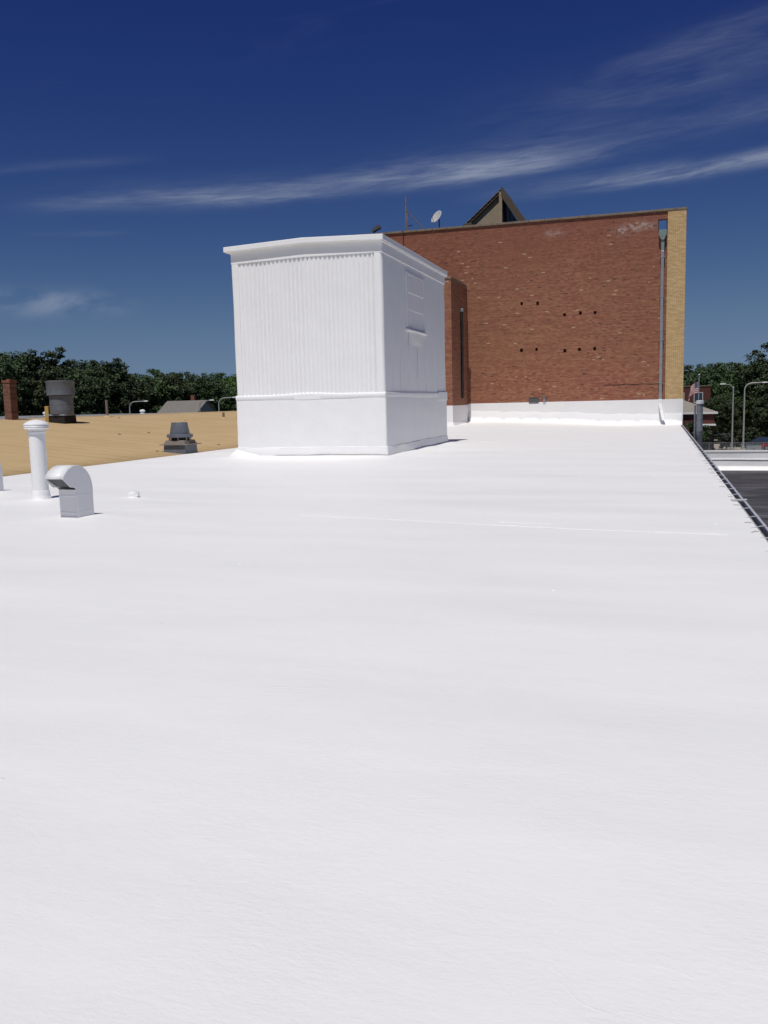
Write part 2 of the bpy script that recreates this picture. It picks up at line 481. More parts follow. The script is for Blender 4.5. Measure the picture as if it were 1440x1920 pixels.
# ------------------------------------------------------------------ mesh helpers
class MB:
    def __init__(s):
        s.v = []; s.f = []

    def add(s, vs, fs):
        o = len(s.v); s.v += [tuple(v) for v in vs]; s.f += [tuple(i + o for i in f) for f in fs]
        return s

    def box(s, x0, x1, y0, y1, z0, z1):
        return s.add([(x0, y0, z0), (x1, y0, z0), (x1, y1, z0), (x0, y1, z0), (x0, y0, z1), (x1, y0, z1), (x1, y1, z1), (x0, y1, z1)],
                     [(0, 3, 2, 1), (4, 5, 6, 7), (0, 1, 5, 4), (1, 2, 6, 5), (2, 3, 7, 6), (3, 0, 4, 7)])

    def frustum(s, cx, cy, z0, z1, ax, ay, bx, by):
        return s.add([(cx - ax, cy - ay, z0), (cx + ax, cy - ay, z0), (cx + ax, cy + ay, z0), (cx - ax, cy + ay, z0),
                      (cx - bx, cy - by, z1), (cx + bx, cy - by, z1), (cx + bx, cy + by, z1), (cx - bx, cy + by, z1)],
                     [(0, 3, 2, 1), (4, 5, 6, 7), (0, 1, 5, 4), (1, 2, 6, 5), (2, 3, 7, 6), (3, 0, 4, 7)])

    def poly(s, pts, d):
        """closed prism: polygon pts (3-D) extruded by vector d"""
        n = len(pts)
        q = [tuple(a + b for a, b in zip(p, d)) for p in pts]
        return s.add(list(pts) + q, [tuple(range(n))[::-1], tuple(range(n, 2 * n))] + [(i, (i + 1) % n, n + (i + 1) % n, n + i) for i in range(n)])

    def lathe(s, cx, cy, prof, n=24, jit=0.0):
        o = []
        for r, z in prof:
            for k in range(n):
                a = 2 * math.pi * k / n
                rr = r * (1 + (random.uniform(-jit, jit) if jit else 0))
                o.append((cx + rr * math.cos(a), cy + rr * math.sin(a), z))
        fs = []
        for i in range(len(prof) - 1):
            for k in range(n):
                fs.append((i * n + k, i * n + (k + 1) % n, (i + 1) * n + (k + 1) % n, (i + 1) * n + k))
        fs.append(tuple(range(n))[::-1])
        fs.append(tuple(range((len(prof) - 1) * n, len(prof) * n)))
        return s.add(o, fs)

    def tube(s, pts, rad, n=8):
        pts = [Vector(p) for p in pts]
        if not isinstance(rad, (list, tuple)):
            rad = [rad] * len(pts)
        vs = []
        ref = None
        for i, p in enumerate(pts):
            d = (pts[min(i + 1, len(pts) - 1)] - pts[max(i - 1, 0)]).normalized()
            if ref is None:
                ref = Vector((0, 0, 1)) if abs(d.z) < 0.9 else Vector((1, 0, 0))
            a = (ref - d * ref.dot(d)).normalized(); b = d.cross(a); ref = a
            for k in range(n):
                th = 2 * math.pi * k / n
                vs.append(p + a * (rad[i] * math.cos(th)) + b * (rad[i] * math.sin(th)))
        fs = []
        for i in range(len(pts) - 1):
            for k in range(n):
                fs.append((i * n + k, i * n + (k + 1) % n, (i + 1) * n + (k + 1) % n, (i + 1) * n + k))
        fs.append(tuple(range(n))[::-1]); fs.append(tuple(range((len(pts) - 1) * n, len(pts) * n)))
        return s.add(vs, fs)

    def build(s, name, material, parent=None, smooth=False, bevel=0.0, seg=2):
        me = bpy.data.meshes.new(name)
        o = Vector((0, 0, 0))
        if parent is not None:
            o = wloc(parent)
        me.from_pydata([(v[0] - o.x, v[1] - o.y, v[2] - o.z) for v in s.v], [], s.f)
        me.materials.append(MATS[material])
        me.validate()
        if smooth:
            me.shade_smooth()
            me.set_sharp_from_angle(angle=R(40))
        ob = bpy.data.objects.new(name, me)
        COL.objects.link(ob)
        if parent is not None:
            ob.parent = parent
        if bevel:
            b = ob.modifiers.new('bevel', 'BEVEL'); b.width = bevel; b.segments = seg; b.limit_method = 'ANGLE'
            b.harden_normals = False
        return ob


def wloc(o):
    v = Vector(o.location)
    while o.parent:
        o = o.parent; v += Vector(o.location)
    return v


def tag(o, label, cat, group=None):
    o['label'] = label; o['category'] = cat
    if group:
        o['group'] = group
    return o


def thing(name, loc, label, cat, group=None):
    o = bpy.data.objects.new(name, None)
    o.empty_display_size = 0.3
    COL.objects.link(o)
    o.location = loc
    return tag(o, label, cat, group)


def struct(o):
    o['kind'] = 'structure'
    return o


def copy_tree(o, parent=None):
    c = o.copy(); COL.objects.link(c); c.parent = parent
    for ch in list(o.children):
        copy_tree(ch, c)
    return c


def sstep(v, a, b):
    t = min(1, max(0, (v - a) / (b - a)))
    return t * t * (3 - 2 * t)


GZ = -5.6     # street level; z = 0 is the white roof

# ------------------------------------------------------------------ setting: ground
struct(MB().box(-700, 700, -120, 1400, GZ - 0.5, GZ).build('ground', 'grass'))
struct(MB().box(-250, 250, 96, 106, GZ - 0.3, GZ + 0.004).build('road', 'asphalt'))
struct(MB().box(-250, 250, 106.15, 109.5, GZ - 0.3, GZ + 0.12).build('pavement', 'concrete'))
struct(MB().box(-250, 250, 106.0, 106.15, GZ - 0.3, GZ + 0.13).build('kerb', 'kerb_concrete'))
struct(MB().box(3.5, 40, 112, 150, GZ - 0.3, GZ + 0.008).build('forecourt', 'concrete'))

# ------------------------------------------------------------------ the white-roofed building underfoot
PX0, PX1, PY0, PY1 = -12.53, -7.66, 24.78, 32.6      # penthouse footprint


def roof_z(x, y):
    z = 0.0
    z += 0.05 * math.exp(-((x + 8.1) ** 2 + (y - 10.85) ** 2) / 0.45)
    z += 0.035 * math.exp(-((x + 10.6) ** 2 + (y - 13.1) ** 2) / 0.3)
    z += 0.03 * math.exp(-((x + 8.86) ** 2 + (y - 13.4) ** 2) / 0.25)
    z += 0.04 * math.exp(-((x + 12.4) ** 2 + (y - 14.0) ** 2) / 0.4)
    dx = max(PX0 - x, 0, x - PX1); dy = max(PY0 - y, 0, y - PY1)
    d = math.hypot(dx, dy)
    z += 0.05 * math.exp(-(d / 0.55) ** 2)
    z += 0.30 * sstep(y, 36, 51) * sstep(-x, 0.5, 10.0)
    z += 0.10 * sstep(y, 50.3, 50.95)
    edge = sstep(x, -15.4, -14.6) * (1 - sstep(x, 0.3, 1.1))
    z += edge * (0.012 * math.sin(0.9 * x + 1.7 * math.sin(0.31 * y)) * math.sin(0.83 * y + 0.6 * x) + 0.008 * math.sin(2.3 * y + 0.4 * x + 1.2 * math.sin(x * 0.7)))
    return z


wb = thing('white_roofed_building', (-7, 20, GZ), 'long flat building under a smooth bright white coated roof', 'building')
mb = MB()
xs = np.concatenate([np.linspace(-15.4, 1.15, 84)])
ys = np.concatenate([np.arange(-9, 9, 0.3), np.arange(9, 16, 0.15), np.arange(16, 24, 0.3), np.arange(24, 33.6, 0.2), np.arange(33.6, 50, 0.5), np.linspace(50, 50.99, 8)])
nx, ny = len(xs), len(ys)
vs = [(x, y, roof_z(x, y)) for y in ys for x in xs]
fs = [(j * nx + i, j * nx + i + 1, (j + 1) * nx + i + 1, (j + 1) * nx + i) for j in range(ny - 1) for i in range(nx - 1)]
mb.add(vs, fs)
# drip edges on both long sides
for i, sx in ((0, -1), (nx - 1, 1)):
    e = [(xs[i], y, roof_z(xs[i], y)) for y in ys]
    lo = [(x + 0.012 * sx, y, z - 0.16) for x, y, z in e]
    n = len(e)
    mb.add(e + lo, [((k, k + n, k + 1 + n, k + 1) if sx < 0 else (k, k + 1, k + 1 + n, k + n)) for k in range(n - 1)])
roof = mb.build('roof', 'roof_coating', wb, smooth=True)
MB().box(-15.36, 1.10, -9, 50.9, GZ, -0.06).build('wall', 'grey_wall', wb)

# raised seam beads that show across the roof
def bead(pts, w=0.012, h=0.006):
    m = MB()
    m.tube([(x, y, roof_z(x, y) + h * 0.2) for x, y in pts], [w * (0.7 + 0.5 * random.random()) for _ in pts], 6)
    return m


def wav(x0, y0, x1, y1, n=26, a=0.02):
    return [(x0 + (x1 - x0) * k / n, y0 + (y1 - y0) * k / n + random.uniform(-a, a)) for k in range(n + 1)]


bead(wav(-4.9, 11.62, -1.95, 11.12, 30), 0.005).build('seam', 'roof_coating', roof, smooth=True)
bead(wav(-2.05, 11.16, -1.1, 10.98, 14, 0.03), 0.008).build('seam', 'roof_coating', roof, smooth=True)
bead(wav(-1.15, 10.98, 0.78, 10.6, 26), 0.006).build('seam', 'roof_coating', roof, smooth=True)
bead(wav(-2.0, 11.45, -1.3, 11.3, 12, 0.03), 0.006).build('seam', 'roof_coating', roof, smooth=True)
m = MB()
for k in range(5):                                    # grit and drips trapped under the paint
    x, y = random.uniform(-6, 1.0), random.uniform(3.0, 22)
    r = random.uniform(0.004, 0.012)
    m.lathe(x, y, [(r * 2.0, roof_z(x, y) - 0.004), (r * 1.6, roof_z(x, y) + r * 0.5), (r * 0.6, roof_z(x, y) + r * 0.9)], 7)
o = m.build('paint_drips', 'roof_coating', roof, smooth=True); o['kind'] = 'stuff'

# gutter along the right edge
def gutter_seg(y0, y1):
    m = MB()
    prof = [(1.165, -0.015), (1.167, -0.13), (1.18, -0.145), (1.235, -0.145), (1.247, -0.12), (1.249, -0.012), (1.272, -0.012), (1.272, 0.006),
            (1.238, 0.006), (1.236, -0.115), (1.226, -0.132), (1.192, -0.132), (1.180, -0.12), (1.176, -0.015)]
    m.poly([(x, y0, z) for x, z in prof], (0, y1 - y0, 0))
    return m


gut = gutter_seg(-9, 14.0).build('gutter', 'gutter_metal', wb)
g2 = gutter_seg(14.02, 50.9).build('gutter', 'gutter_metal', wb)
g2.location.z -= 0.012
MB().box(1.194, 1.232, -9, 14.0, -0.131, -0.055).build('painted_shade', 'dark_hollow', gut)  # near-black strip stands in for the shade inside the trough
MB().box(1.194, 1.232, 14.03, 50.8, -0.143, -0.066).build('painted_shade', 'dark_hollow', g2)  # same painted trough shade along the far gutter run
strap_y = [50.9 - 0.9 * k for k in range(1, 60)]
strap_y = [y for y in strap_y if 4 < y < 50]
for k, y in enumerate(strap_y):
    s = MB()
    sk = random.uniform(-0.10, 0.06)
    x0 = 1.02 + random.uniform(-0.03, 0.03)
    z0 = roof_z(x0, y) + 0.004
    s.tube([(x0 + 0.06, y + sk, roof_z(x0, y) + 0.001), (1.15, y + sk * 0.4, 0.006), (1.19, y, 0.010), (1.262, y - 0.02, 0.018)], [0.003, 0.006, 0.007, 0.007], 6)
    s.build('gutter_strap', 'gutter_metal', gut if y < 14 else g2)
    if 6 < y < 34 and k % 3 != 1:                                   # stray wire ends between the straps
        s = MB()
        yy = y - 0.42 + random.uniform(-0.12, 0.12)
        ll = random.uniform(0.05, 0.13)
        s.tube([(1.14 - ll, yy + random.uniform(-0.10, 0.10), 0.006), (1.14 - ll * 0.4, yy, 0.010), (1.19, yy - 0.02, -0.02)], [0.003, 0.004, 0.004], 5)
        s.build('wire_end', 'rusty_steel', gut if y < 14 else g2)
s = MB().poly([(1.06, 14.10, 0.008), (1.07, 14.02, 0.010), (1.285, 13.97, 0.022), (1.28, 14.04, 0.024)], (0, 0, 0.016))
s.build('joint_plate', 'gutter_metal', gut, bevel=0.004)

# ------------------------------------------------------------------ penthouse
ph = thing('roof_penthouse', ((PX0 + PX1) / 2, (PY0 + PY1) / 2, 0), 'tall white corrugated metal penthouse standing on the white roof', 'penthouse')
BAND = 1.87


def jig(v, a=0.008):
    return v + random.uniform(-a, a)


def wall_grid(p0, p1, z0, z1, n, nz, nrm, amp, flare=0.0):
    """a slightly uneven coated wall patch from p0 to p1 (xy), pushed along nrm"""
    m = MB()
    vs = []
    ph1, ph2 = random.uniform(0, 6), random.uniform(0, 6)
    for j in range(nz + 1):
        tz = j / nz
        z = z0 + (z1 - z0) * tz
        for i in range(n + 1):
            tt = i / n
            d = amp * (math.sin(7.3 * tt + ph1 + 3 * tz) * math.sin(5.1 * tz + ph2 + 4 * tt) + 0.5 * math.sin(23 * tt + 9 * tz + ph1)) * min(1, 8 * tt, 8 * (1 - tt))
            d += flare * (1 - tz) ** 1.5
            vs.append((p0[0] + (p1[0] - p0[0]) * tt + nrm[0] * d, p0[1] + (p1[1] - p0[1]) * tt + nrm[1] * d, z))
    fs = [(j * (n + 1) + i, j * (n + 1) + i + 1, (j + 1) * (n + 1) + i + 1, (j + 1) * (n + 1) + i) for j in range(nz) for i in range(n)]
    return m.add(vs, fs)


# plinth: one coated curb wall, wider at the foot, with soft corners
def ring(x0, x1, y0, y1, r, n=5):
    pts = []
    for cx, cy, a0 in ((x1 - r, y0 + r, -90), (x1 - r, y1 - r, 0), (x0 + r, y1 - r, 90), (x0 + r, y0 + r, 180)):
        for k in range(n + 1):
            a = R(a0 + 90 * k / n)
            pts.append((cx + r * math.cos(a), cy + r * math.sin(a)))
    # densify straight runs so the coat can wander
    out = []
    for i, p in enumerate(pts):
        q = pts[(i + 1) % len(pts)]
        L = math.hypot(q[0] - p[0], q[1] - p[1]); k = max(1, int(L / 0.22))
        out += [(p[0] + (q[0] - p[0]) * j / k, p[1] + (q[1] - p[1]) * j / k) for j in range(k)]
    return out


def rings(levels, r=0.06, wob=0.006, phase=0.0):
    m = MB()
    base = None
    vs = []
    for z, g in levels:
        pts = ring(PX0 - g, PX1 + g, PY0 - g, PY1 + g, r)
        if base is None:
            base = len(pts)
        for i, (x, y) in enumerate(pts[:base]):
            w = wob * math.sin(3.1 * x + 2.3 * y + 4 * z + phase) * math.sin(1.3 * x - 1.9 * y + 5.5 * z)
            cx, cy = (PX0 + PX1) / 2, (PY0 + PY1) / 2
            L = math.hypot(x - cx, y - cy)
            vs.append((x + w * (x - cx) / L, y + w * (y - cy) / L, z))
    n = base
    fs = [(j * n + i, j * n + (i + 1) % n, (j + 1) * n + (i + 1) % n, (j + 1) * n + i) for j in range(len(levels) - 1) for i in range(n)]
    return m.add(vs, fs), n


m, n = rings([(-0.08, 0.03)] + [(0.12 * k + 0.05, 0.012 - 0.008 * k / 15) for k in range(0, 15)] + [(BAND - 0.02, 0.0)])
m.build('plinth', 'flashing_coat', ph, smooth=True)
# ledge on top of the plinth: a swollen lip, wavy where it follows the ribs
m = MB()
pts = ring(PX0 + 0.0, PX1 - 0.0, PY0 + 0.0, PY1 - 0.0, 0.06)
dense = []
for i, p in enumerate(pts):
    q = pts[(i + 1) % len(pts)]
    for j in range(4):
        dense.append((p[0] + (q[0] - p[0]) * j / 4, p[1] + (q[1] - p[1]) * j / 4))
cx, cy = (PX0 + PX1) / 2, (PY0 + PY1) / 2
prof = [(0.002, -0.13), (0.016, -0.115), (0.022, -0.03), (0.020, 0.004), (0.004, 0.026), (-0.05, 0.040), (-0.12, 0.045)]
vs = []
for g, dz in prof:
    for (x, y) in dense:
        sc_x = (x - cx) / ((PX1 - PX0) / 2); sc_y = (y - cy) / ((PY1 - PY0) / 2)
        wv = 0.0
        if sc_y < -0.9 and g < 0.03 and dz > -0.05:
            wv = 0.014 * math.cos(2 * math.pi * (x - PX0) / 0.139) + 0.045 * math.exp(-((x + 10.1) / 0.7) ** 2) - 0.01
        if dz < -0.1:
            wv += 0.04 * math.sin(x * 1.7) * math.sin(y * 0.9)
        gx = g * 0.35 if sc_x > 0.9 and g > 0 else g
        vs.append((x + gx * sc_x, y + g * sc_y, BAND + dz + wv))
n = len(dense)
m.add(vs, [(j * n + i, j * n + (i + 1) % n, (j + 1) * n + (i + 1) % n, (j + 1) * n + i) for j in range(len(prof) - 1) for i in range(n)])
m.build('ledge', 'flashing_coat', ph, smooth=True)
# turned-up skirt strip round the foot, lower edge lifting in places
m = MB()
vs = []
base = ring(PX0, PX1, PY0, PY1, 0.06)
n = len(base)
for k, (g, z, lift) in enumerate([(0.004, 0.285, 0.3), (0.026, 0.262, 0.6), (0.036, 0.16, 0.6), (0.058, 0.055, 1.0), (0.05, 0.03, 1.0), (0.02, 0.028, 1.0)]):
    for (x, y) in base:
        sc_x = (x - cx) / ((PX1 - PX0) / 2); sc_y = (y - cy) / ((PY1 - PY0) / 2)
        up = 0.035 * (0.5 + 0.5 * math.sin(1.3 * x + 0.8 * y)) + 0.012 * math.sin(4.7 * x + 3.9 * y)
        gg = g + 0.008 * math.sin(5.1 * x - 3.7 * y)
        vs.append((x + gg * sc_x, y + gg * sc_y, z + up * lift + 0.02))
m.add(vs, [((k + 1) * n + i, (k + 1) * n + (i + 1) % n, k * n + (i + 1) % n, k * n + i) for k in range(5) for i in range(n)])
m.build('skirt_flashing', 'flashing_coat', ph, smooth=True)
# flared membrane corner at the left foot
m = MB()
vs = []
for j in range(7):
    tj = j / 6
    for i in range(9):
        ti = i / 8
        z = 0.20 * (1 - tj) ** 1.4
        g = 0.02 + 0.24 * tj
        if i < 4:
            x = PX0 - g; y = PY0 + 1.4 - (1.4 + g) * (i / 4)
        else:
            x = PX0 - g + (0.75 + g) * ((i - 4) / 4); y = PY0 - g
        fade = 1 - 0.95 * max((4 - i) / 4 if i < 4 else (i - 4) / 4, 0)
        z *= fade
        vs.append((x, y, roof_z(x, y) + z + 0.004 - 0.02 * tj))
m.add(vs, [(j * 9 + i, (j + 1) * 9 + i, (j + 1) * 9 + i + 1, j * 9 + i + 1) for j in range(6) for i in range(8)])
m.build('corner_flare', 'flashing_coat', ph, smooth=True)

TOPZ = 6.02


def vbeam(a0, a1, z0, z1, fixed, axis, out, depth, pitch=0.139, soft=0.08):
    """V-rib sheet between a0 and a1; 'out' is the outward sign along the other axis"""
    m = MB()
    us = []
    nper = 12
    n = int((a1 - a0) / pitch * nper)
    for i in range(n + 1):
        a = a0 + (a1 - a0) * i / n
        ph_ = ((a - a0) / pitch) % 1.0
        tri = abs(ph_ * 2 - 1)
        tri = min(max((tri - soft) / (1 - 2 * soft), 0), 1)
        us.append((a, (tri - 1.0) * depth * (0.9 + 0.12 * math.sin(5.3 * a) + 0.1 * math.sin(1.7 * a + 1))))
    nz = 16
    vs = []
    for j in range(nz + 1):
        z = z0 + (z1 - z0) * j / nz
        for i, (a, d) in enumerate(us):
            dd = fixed + out * (d + 0.004 * math.sin(2.1 * a + 1.3 * z) * math.sin(1.9 * z))
            vs.append((a, dd, z) if axis == 'x' else (dd, a, z))
    k = len(us)
    flip = (axis == 'x' and out > 0) or (axis == 'y' and out < 0)
    fs = [(j * k + i, j * k + i + 1, (j + 1) * k + i + 1, (j + 1) * k + i) for j in range(nz) for i in range(k - 1)]
    if flip:
        fs = [f[::-1] for f in fs]
    return m.add(vs, fs)


INS = 0.035                                       # siding sits this far inside the plinth face
SX0, SX1, SY0, SY1 = PX0 + INS, PX1 - INS, PY0 + INS, PY1 - INS
vbeam(SX0 + 0.19, SX1 - 0.21, BAND - 0.02, TOPZ, SY0, 'x', -1, 0.045).build('front_siding', 'siding_paint', ph, smooth=True)
vbeam(SY0 + 0.10, SY1 - 0.10, BAND - 0.02, TOPZ, SX1, 'y', 1, 0.010, 0.139, 0.02).build('side_siding', 'siding_paint', ph, smooth=True)
vbeam(SY0 + 0.10, SY1 - 0.10, BAND - 0.02, TOPZ, SX0, 'y', -1, 0.045).build('side_siding', 'siding_paint', ph, smooth=True)
vbeam(SX0 + 0.19, SX1 - 0.21, BAND - 0.02, TOPZ, SY1, 'x', 1, 0.045).build('rear_siding', 'siding_paint', ph, smooth=True)


def corner(cxx, cyy, sx, sy, w, wy, r):
    """rounded corner trim seen from outside"""
    m = MB()
    path = [(cxx - sx * w, cyy - sy * 0.03), (cxx - sx * w, cyy + sy * 0.004), (cxx - sx * (w - 0.02), cyy + sy * 0.010)]
    for k in range(8):
        a = R(90 * k / 7)
        path.append((cxx - sx * (r - 0.01) + sx * r * math.sin(a), cyy - sy * (r - 0.01) + sy * r * math.cos(a)))
    path += [(cxx + sx * 0.010, cyy - sy * (wy - 0.02)), (cxx + sx * 0.004, cyy - sy * wy), (cxx - sx * 0.03, cyy - sy * wy)]
    zs = [BAND - 0.02 + (TOPZ - BAND) * j / 20 for j in range(21)]
    vs = []
    for z in zs:
        for i, (x, y) in enumerate(path):
            w_ = 0.004 * math.sin(2.3 * z + i * 0.2 + sx)
            vs.append((x + sx * w_, y + sy * w_, z))
    k = len(path)
    fs = [(j * k + i, j * k + i + 1, (j + 1) * k + i + 1, (j + 1) * k + i) for j in range(20) for i in range(k - 1)]
    if sx * sy > 0:
        pass
    else:
        fs = [f[::-1] for f in fs]
    return m.add(vs, fs)


corner(SX1, SY0, 1, -1, 0.235, 0.14, 0.10).build('corner_trim', 'siding_paint', ph, smooth=True)
corner(SX0, SY0, -1, -1, 0.215, 0.14, 0.05).build('corner_trim', 'siding_paint', ph, smooth=True)
corner(SX1, SY1, 1, 1, 0.235, 0.14, 0.05).build('corner_trim', 'siding_paint', ph, smooth=True)
corner(SX0, SY1, -1, 1, 0.215, 0.14, 0.05).build('corner_trim', 'siding_paint', ph, smooth=True)

# frieze boards under the eaves
fz0 = 5.93


def frieze(x0, x1, y0, y1, dzl, dzr, tl=6.225, tr=6.225):
    m = MB()
    m.add([(x0, y0, fz0 + dzl), (x1, y0, fz0 + dzr), (x1, y1, fz0 + dzr), (x0, y1, fz0 + dzl),
           (x0, y0, tl), (x1, y0, tr), (x1, y1, tr), (x0, y1, tl)],
          [(0, 3, 2, 1), (4, 5, 6, 7), (0, 1, 5, 4), (1, 2, 6, 5), (2, 3, 7, 6), (3, 0, 4, 7)])
    return m


XR = -10.11
frieze(SX0 - 0.012, XR, SY0 - 0.016, SY0 + 0.02, -0.06, 0.0, 6.222, 6.312).build('frieze_board', 'siding_paint', ph, bevel=0.008)
frieze(XR + 0.001, SX1 + 0.012, SY0 - 0.016, SY0 + 0.02, 0.0, -0.03, 6.312, 6.235).build('frieze_board', 'siding_paint', ph, bevel=0.008)
frieze(SX1 - 0.03, SX1 + 0.03, SY0 + 0.021, SY1 + 0.03, -0.03, -0.03).build('frieze_board', 'siding_paint', ph, bevel=0.012)
frieze(SX0 - 0.03, SX0 + 0.02, SY0 + 0.021, SY1 + 0.03, -0.05, -0.05).build('frieze_board', 'siding_paint', ph, bevel=0.008)
# low gabled roof slab with a thick rounded fascia
OV = 0.135
ex0, ex1, ey0, ey1 = PX0 - 0.14, PX1 + 0.06, PY0 - OV, PY1 + 0.2
tz = {ex0: 6.37, XR: 6.465, ex1: 6.385}
m = MB()
sec = [(ex0, 6.37), (XR, 6.465), (ex1, 6.385), (ex1, 6.225), (XR, 6.305), (ex0, 6.215)]
nseg = 14
vs = []
for j in range(nseg + 1):
    y = ey0 + (ey1 - ey0) * j / nseg
    for i, (x, z) in enumerate(sec):
        vs.append((x, y, z + (random.uniform(-0.006, 0.006) if 0 < j < nseg else 0)))
fs = []
for j in range(nseg):
    for i in range(6):
        fs.append((j * 6 + i, j * 6 + (i + 1) % 6, (j + 1) * 6 + (i + 1) % 6, (j + 1) * 6 + i))
fs += [(5, 4, 1, 0), (4, 3, 2, 1)]
b0 = nseg * 6
fs += [(b0, b0 + 1, b0 + 4, b0 + 5), (b0 + 1, b0 + 2, b0 + 3, b0 + 4)]
m.add(vs, fs)
m.build('roof_slab', 'siding_paint', ph, bevel=0.018, seg=3)
# soffit lip along the right eave and a bed mould
MB().box(ex1 - 0.085, ex1 - 0.02, ey0 + 0.03, ey1 - 0.02, 6.195, 6.235).build('eave_lip', 'siding_paint', ph, bevel=0.01)

# blanked window in the right side
wx = SX1 + 0.006
win = MB().box(wx - 0.05, wx + 0.03, 27.35, 29.55, 3.98, 5.66)
win = MB()
for (y0, y1, z0, z1) in ((27.30, 27.42, 3.95, 5.70), (29.46, 29.58, 3.95, 5.70), (27.421, 29.459, 5.60, 5.70)):
    win.box(wx - 0.04, wx + 0.035, y0, y1, z0, z1)
wo = win.build('blanked_window', 'siding_paint', ph, bevel=0.012)
for k, (z0, z1, d) in enumerate(((5.06, 5.59, 0.024), (4.52, 5.04, 0.004), (4.02, 4.50, -0.012))):
    MB().box(wx - 0.04, wx + d, 27.43, 29.45, z0, z1).build('sash', 'siding_paint', wo, bevel=0.01)
MB().poly([(wx - 0.03, 27.25, 3.94), (wx + 0.10, 27.25, 3.90), (wx + 0.10, 27.25, 3.84), (wx - 0.03, 27.25, 3.84)], (0, 2.4, 0)).build('sill', 'siding_paint', wo, bevel=0.015)
m = MB()
m.add([(wx + 0.05 * math.sin(math.pi * i / 8) * (1 - (j / 5)) ** 0.7 + 0.004 + 0.012 * random.random() * (0 < i < 8), 27.5 + 1.9 * i / 8, 3.84 - 0.42 * j / 5) for j in range(6) for i in range(9)],
      [(j * 9 + i, (j + 1) * 9 + i, (j + 1) * 9 + i + 1, j * 9 + i + 1) for j in range(5) for i in range(8)])
m.build('paint_sag', 'siding_paint', wo, smooth=True)
# standing seams of the side sheets
for y, z1 in ((25.75, 3.2), (26.55, 3.4), (27.45, 3.93), (28.6, 3.6), (29.75, 3.5), (30.9, 3.4)):
    MB().tube([(SX1 + 0.003, y, BAND + 0.03), (SX1 + 0.004, y + 0.01, (BAND + z1) / 2), (SX1 + 0.001, y, z1)], [0.02, 0.016, 0.007], 6).build('sheet_seam', 'siding_paint', ph, smooth=True)
m = MB().box(SX1 - 0.02, PX1 + 0.026, 31.3, PY1 + 0.02, 1.62, 1.93)
m.build('patch_sheet', 'siding_paint', ph, bevel=0.015)

# ------------------------------------------------------------------ small things on the white roof
# tall capped vent pipe
x, y = -10.595, 13.12
vp = thing('vent_pipe', (x, y, roof_z(x, y)), 'tall white vent pipe with a ribbed mushroom cap', 'vent pipe')
MB().lathe(x, y, [(0.142, 0.0), (0.141, 0.35), (0.142, 0.8), (0.141, 1.30)], 32).build('pipe', 'vent_paint', vp, smooth=True)
MB().lathe(x, y, [(0.152, 1.20), (0.158, 1.205), (0.158, 1.225), (0.150, 1.23)], 32).build('collar', 'vent_paint', vp, smooth=True)
cp = MB().lathe(x, y, [(0.150, 1.275), (0.20, 1.27), (0.212, 1.285), (0.206, 1.30), (0.198, 1.303), (0.214, 1.315), (0.206, 1.332), (0.200, 1.335), (0.216, 1.346), (0.214, 1.362), (0.17, 1.395), (0.10, 1.425), (0.03, 1.438), (0.005, 1.44)], 36).build('cap', 'vent_paint', vp, smooth=True)
MB().lathe(x, y, [(0.20, 0.0), (0.172, 0.035), (0.156, 0.10), (0.149, 0.17), (0.143, 0.175)], 28, 0.02).build('base_flashing', 'flashing_coat', vp, smooth=True)


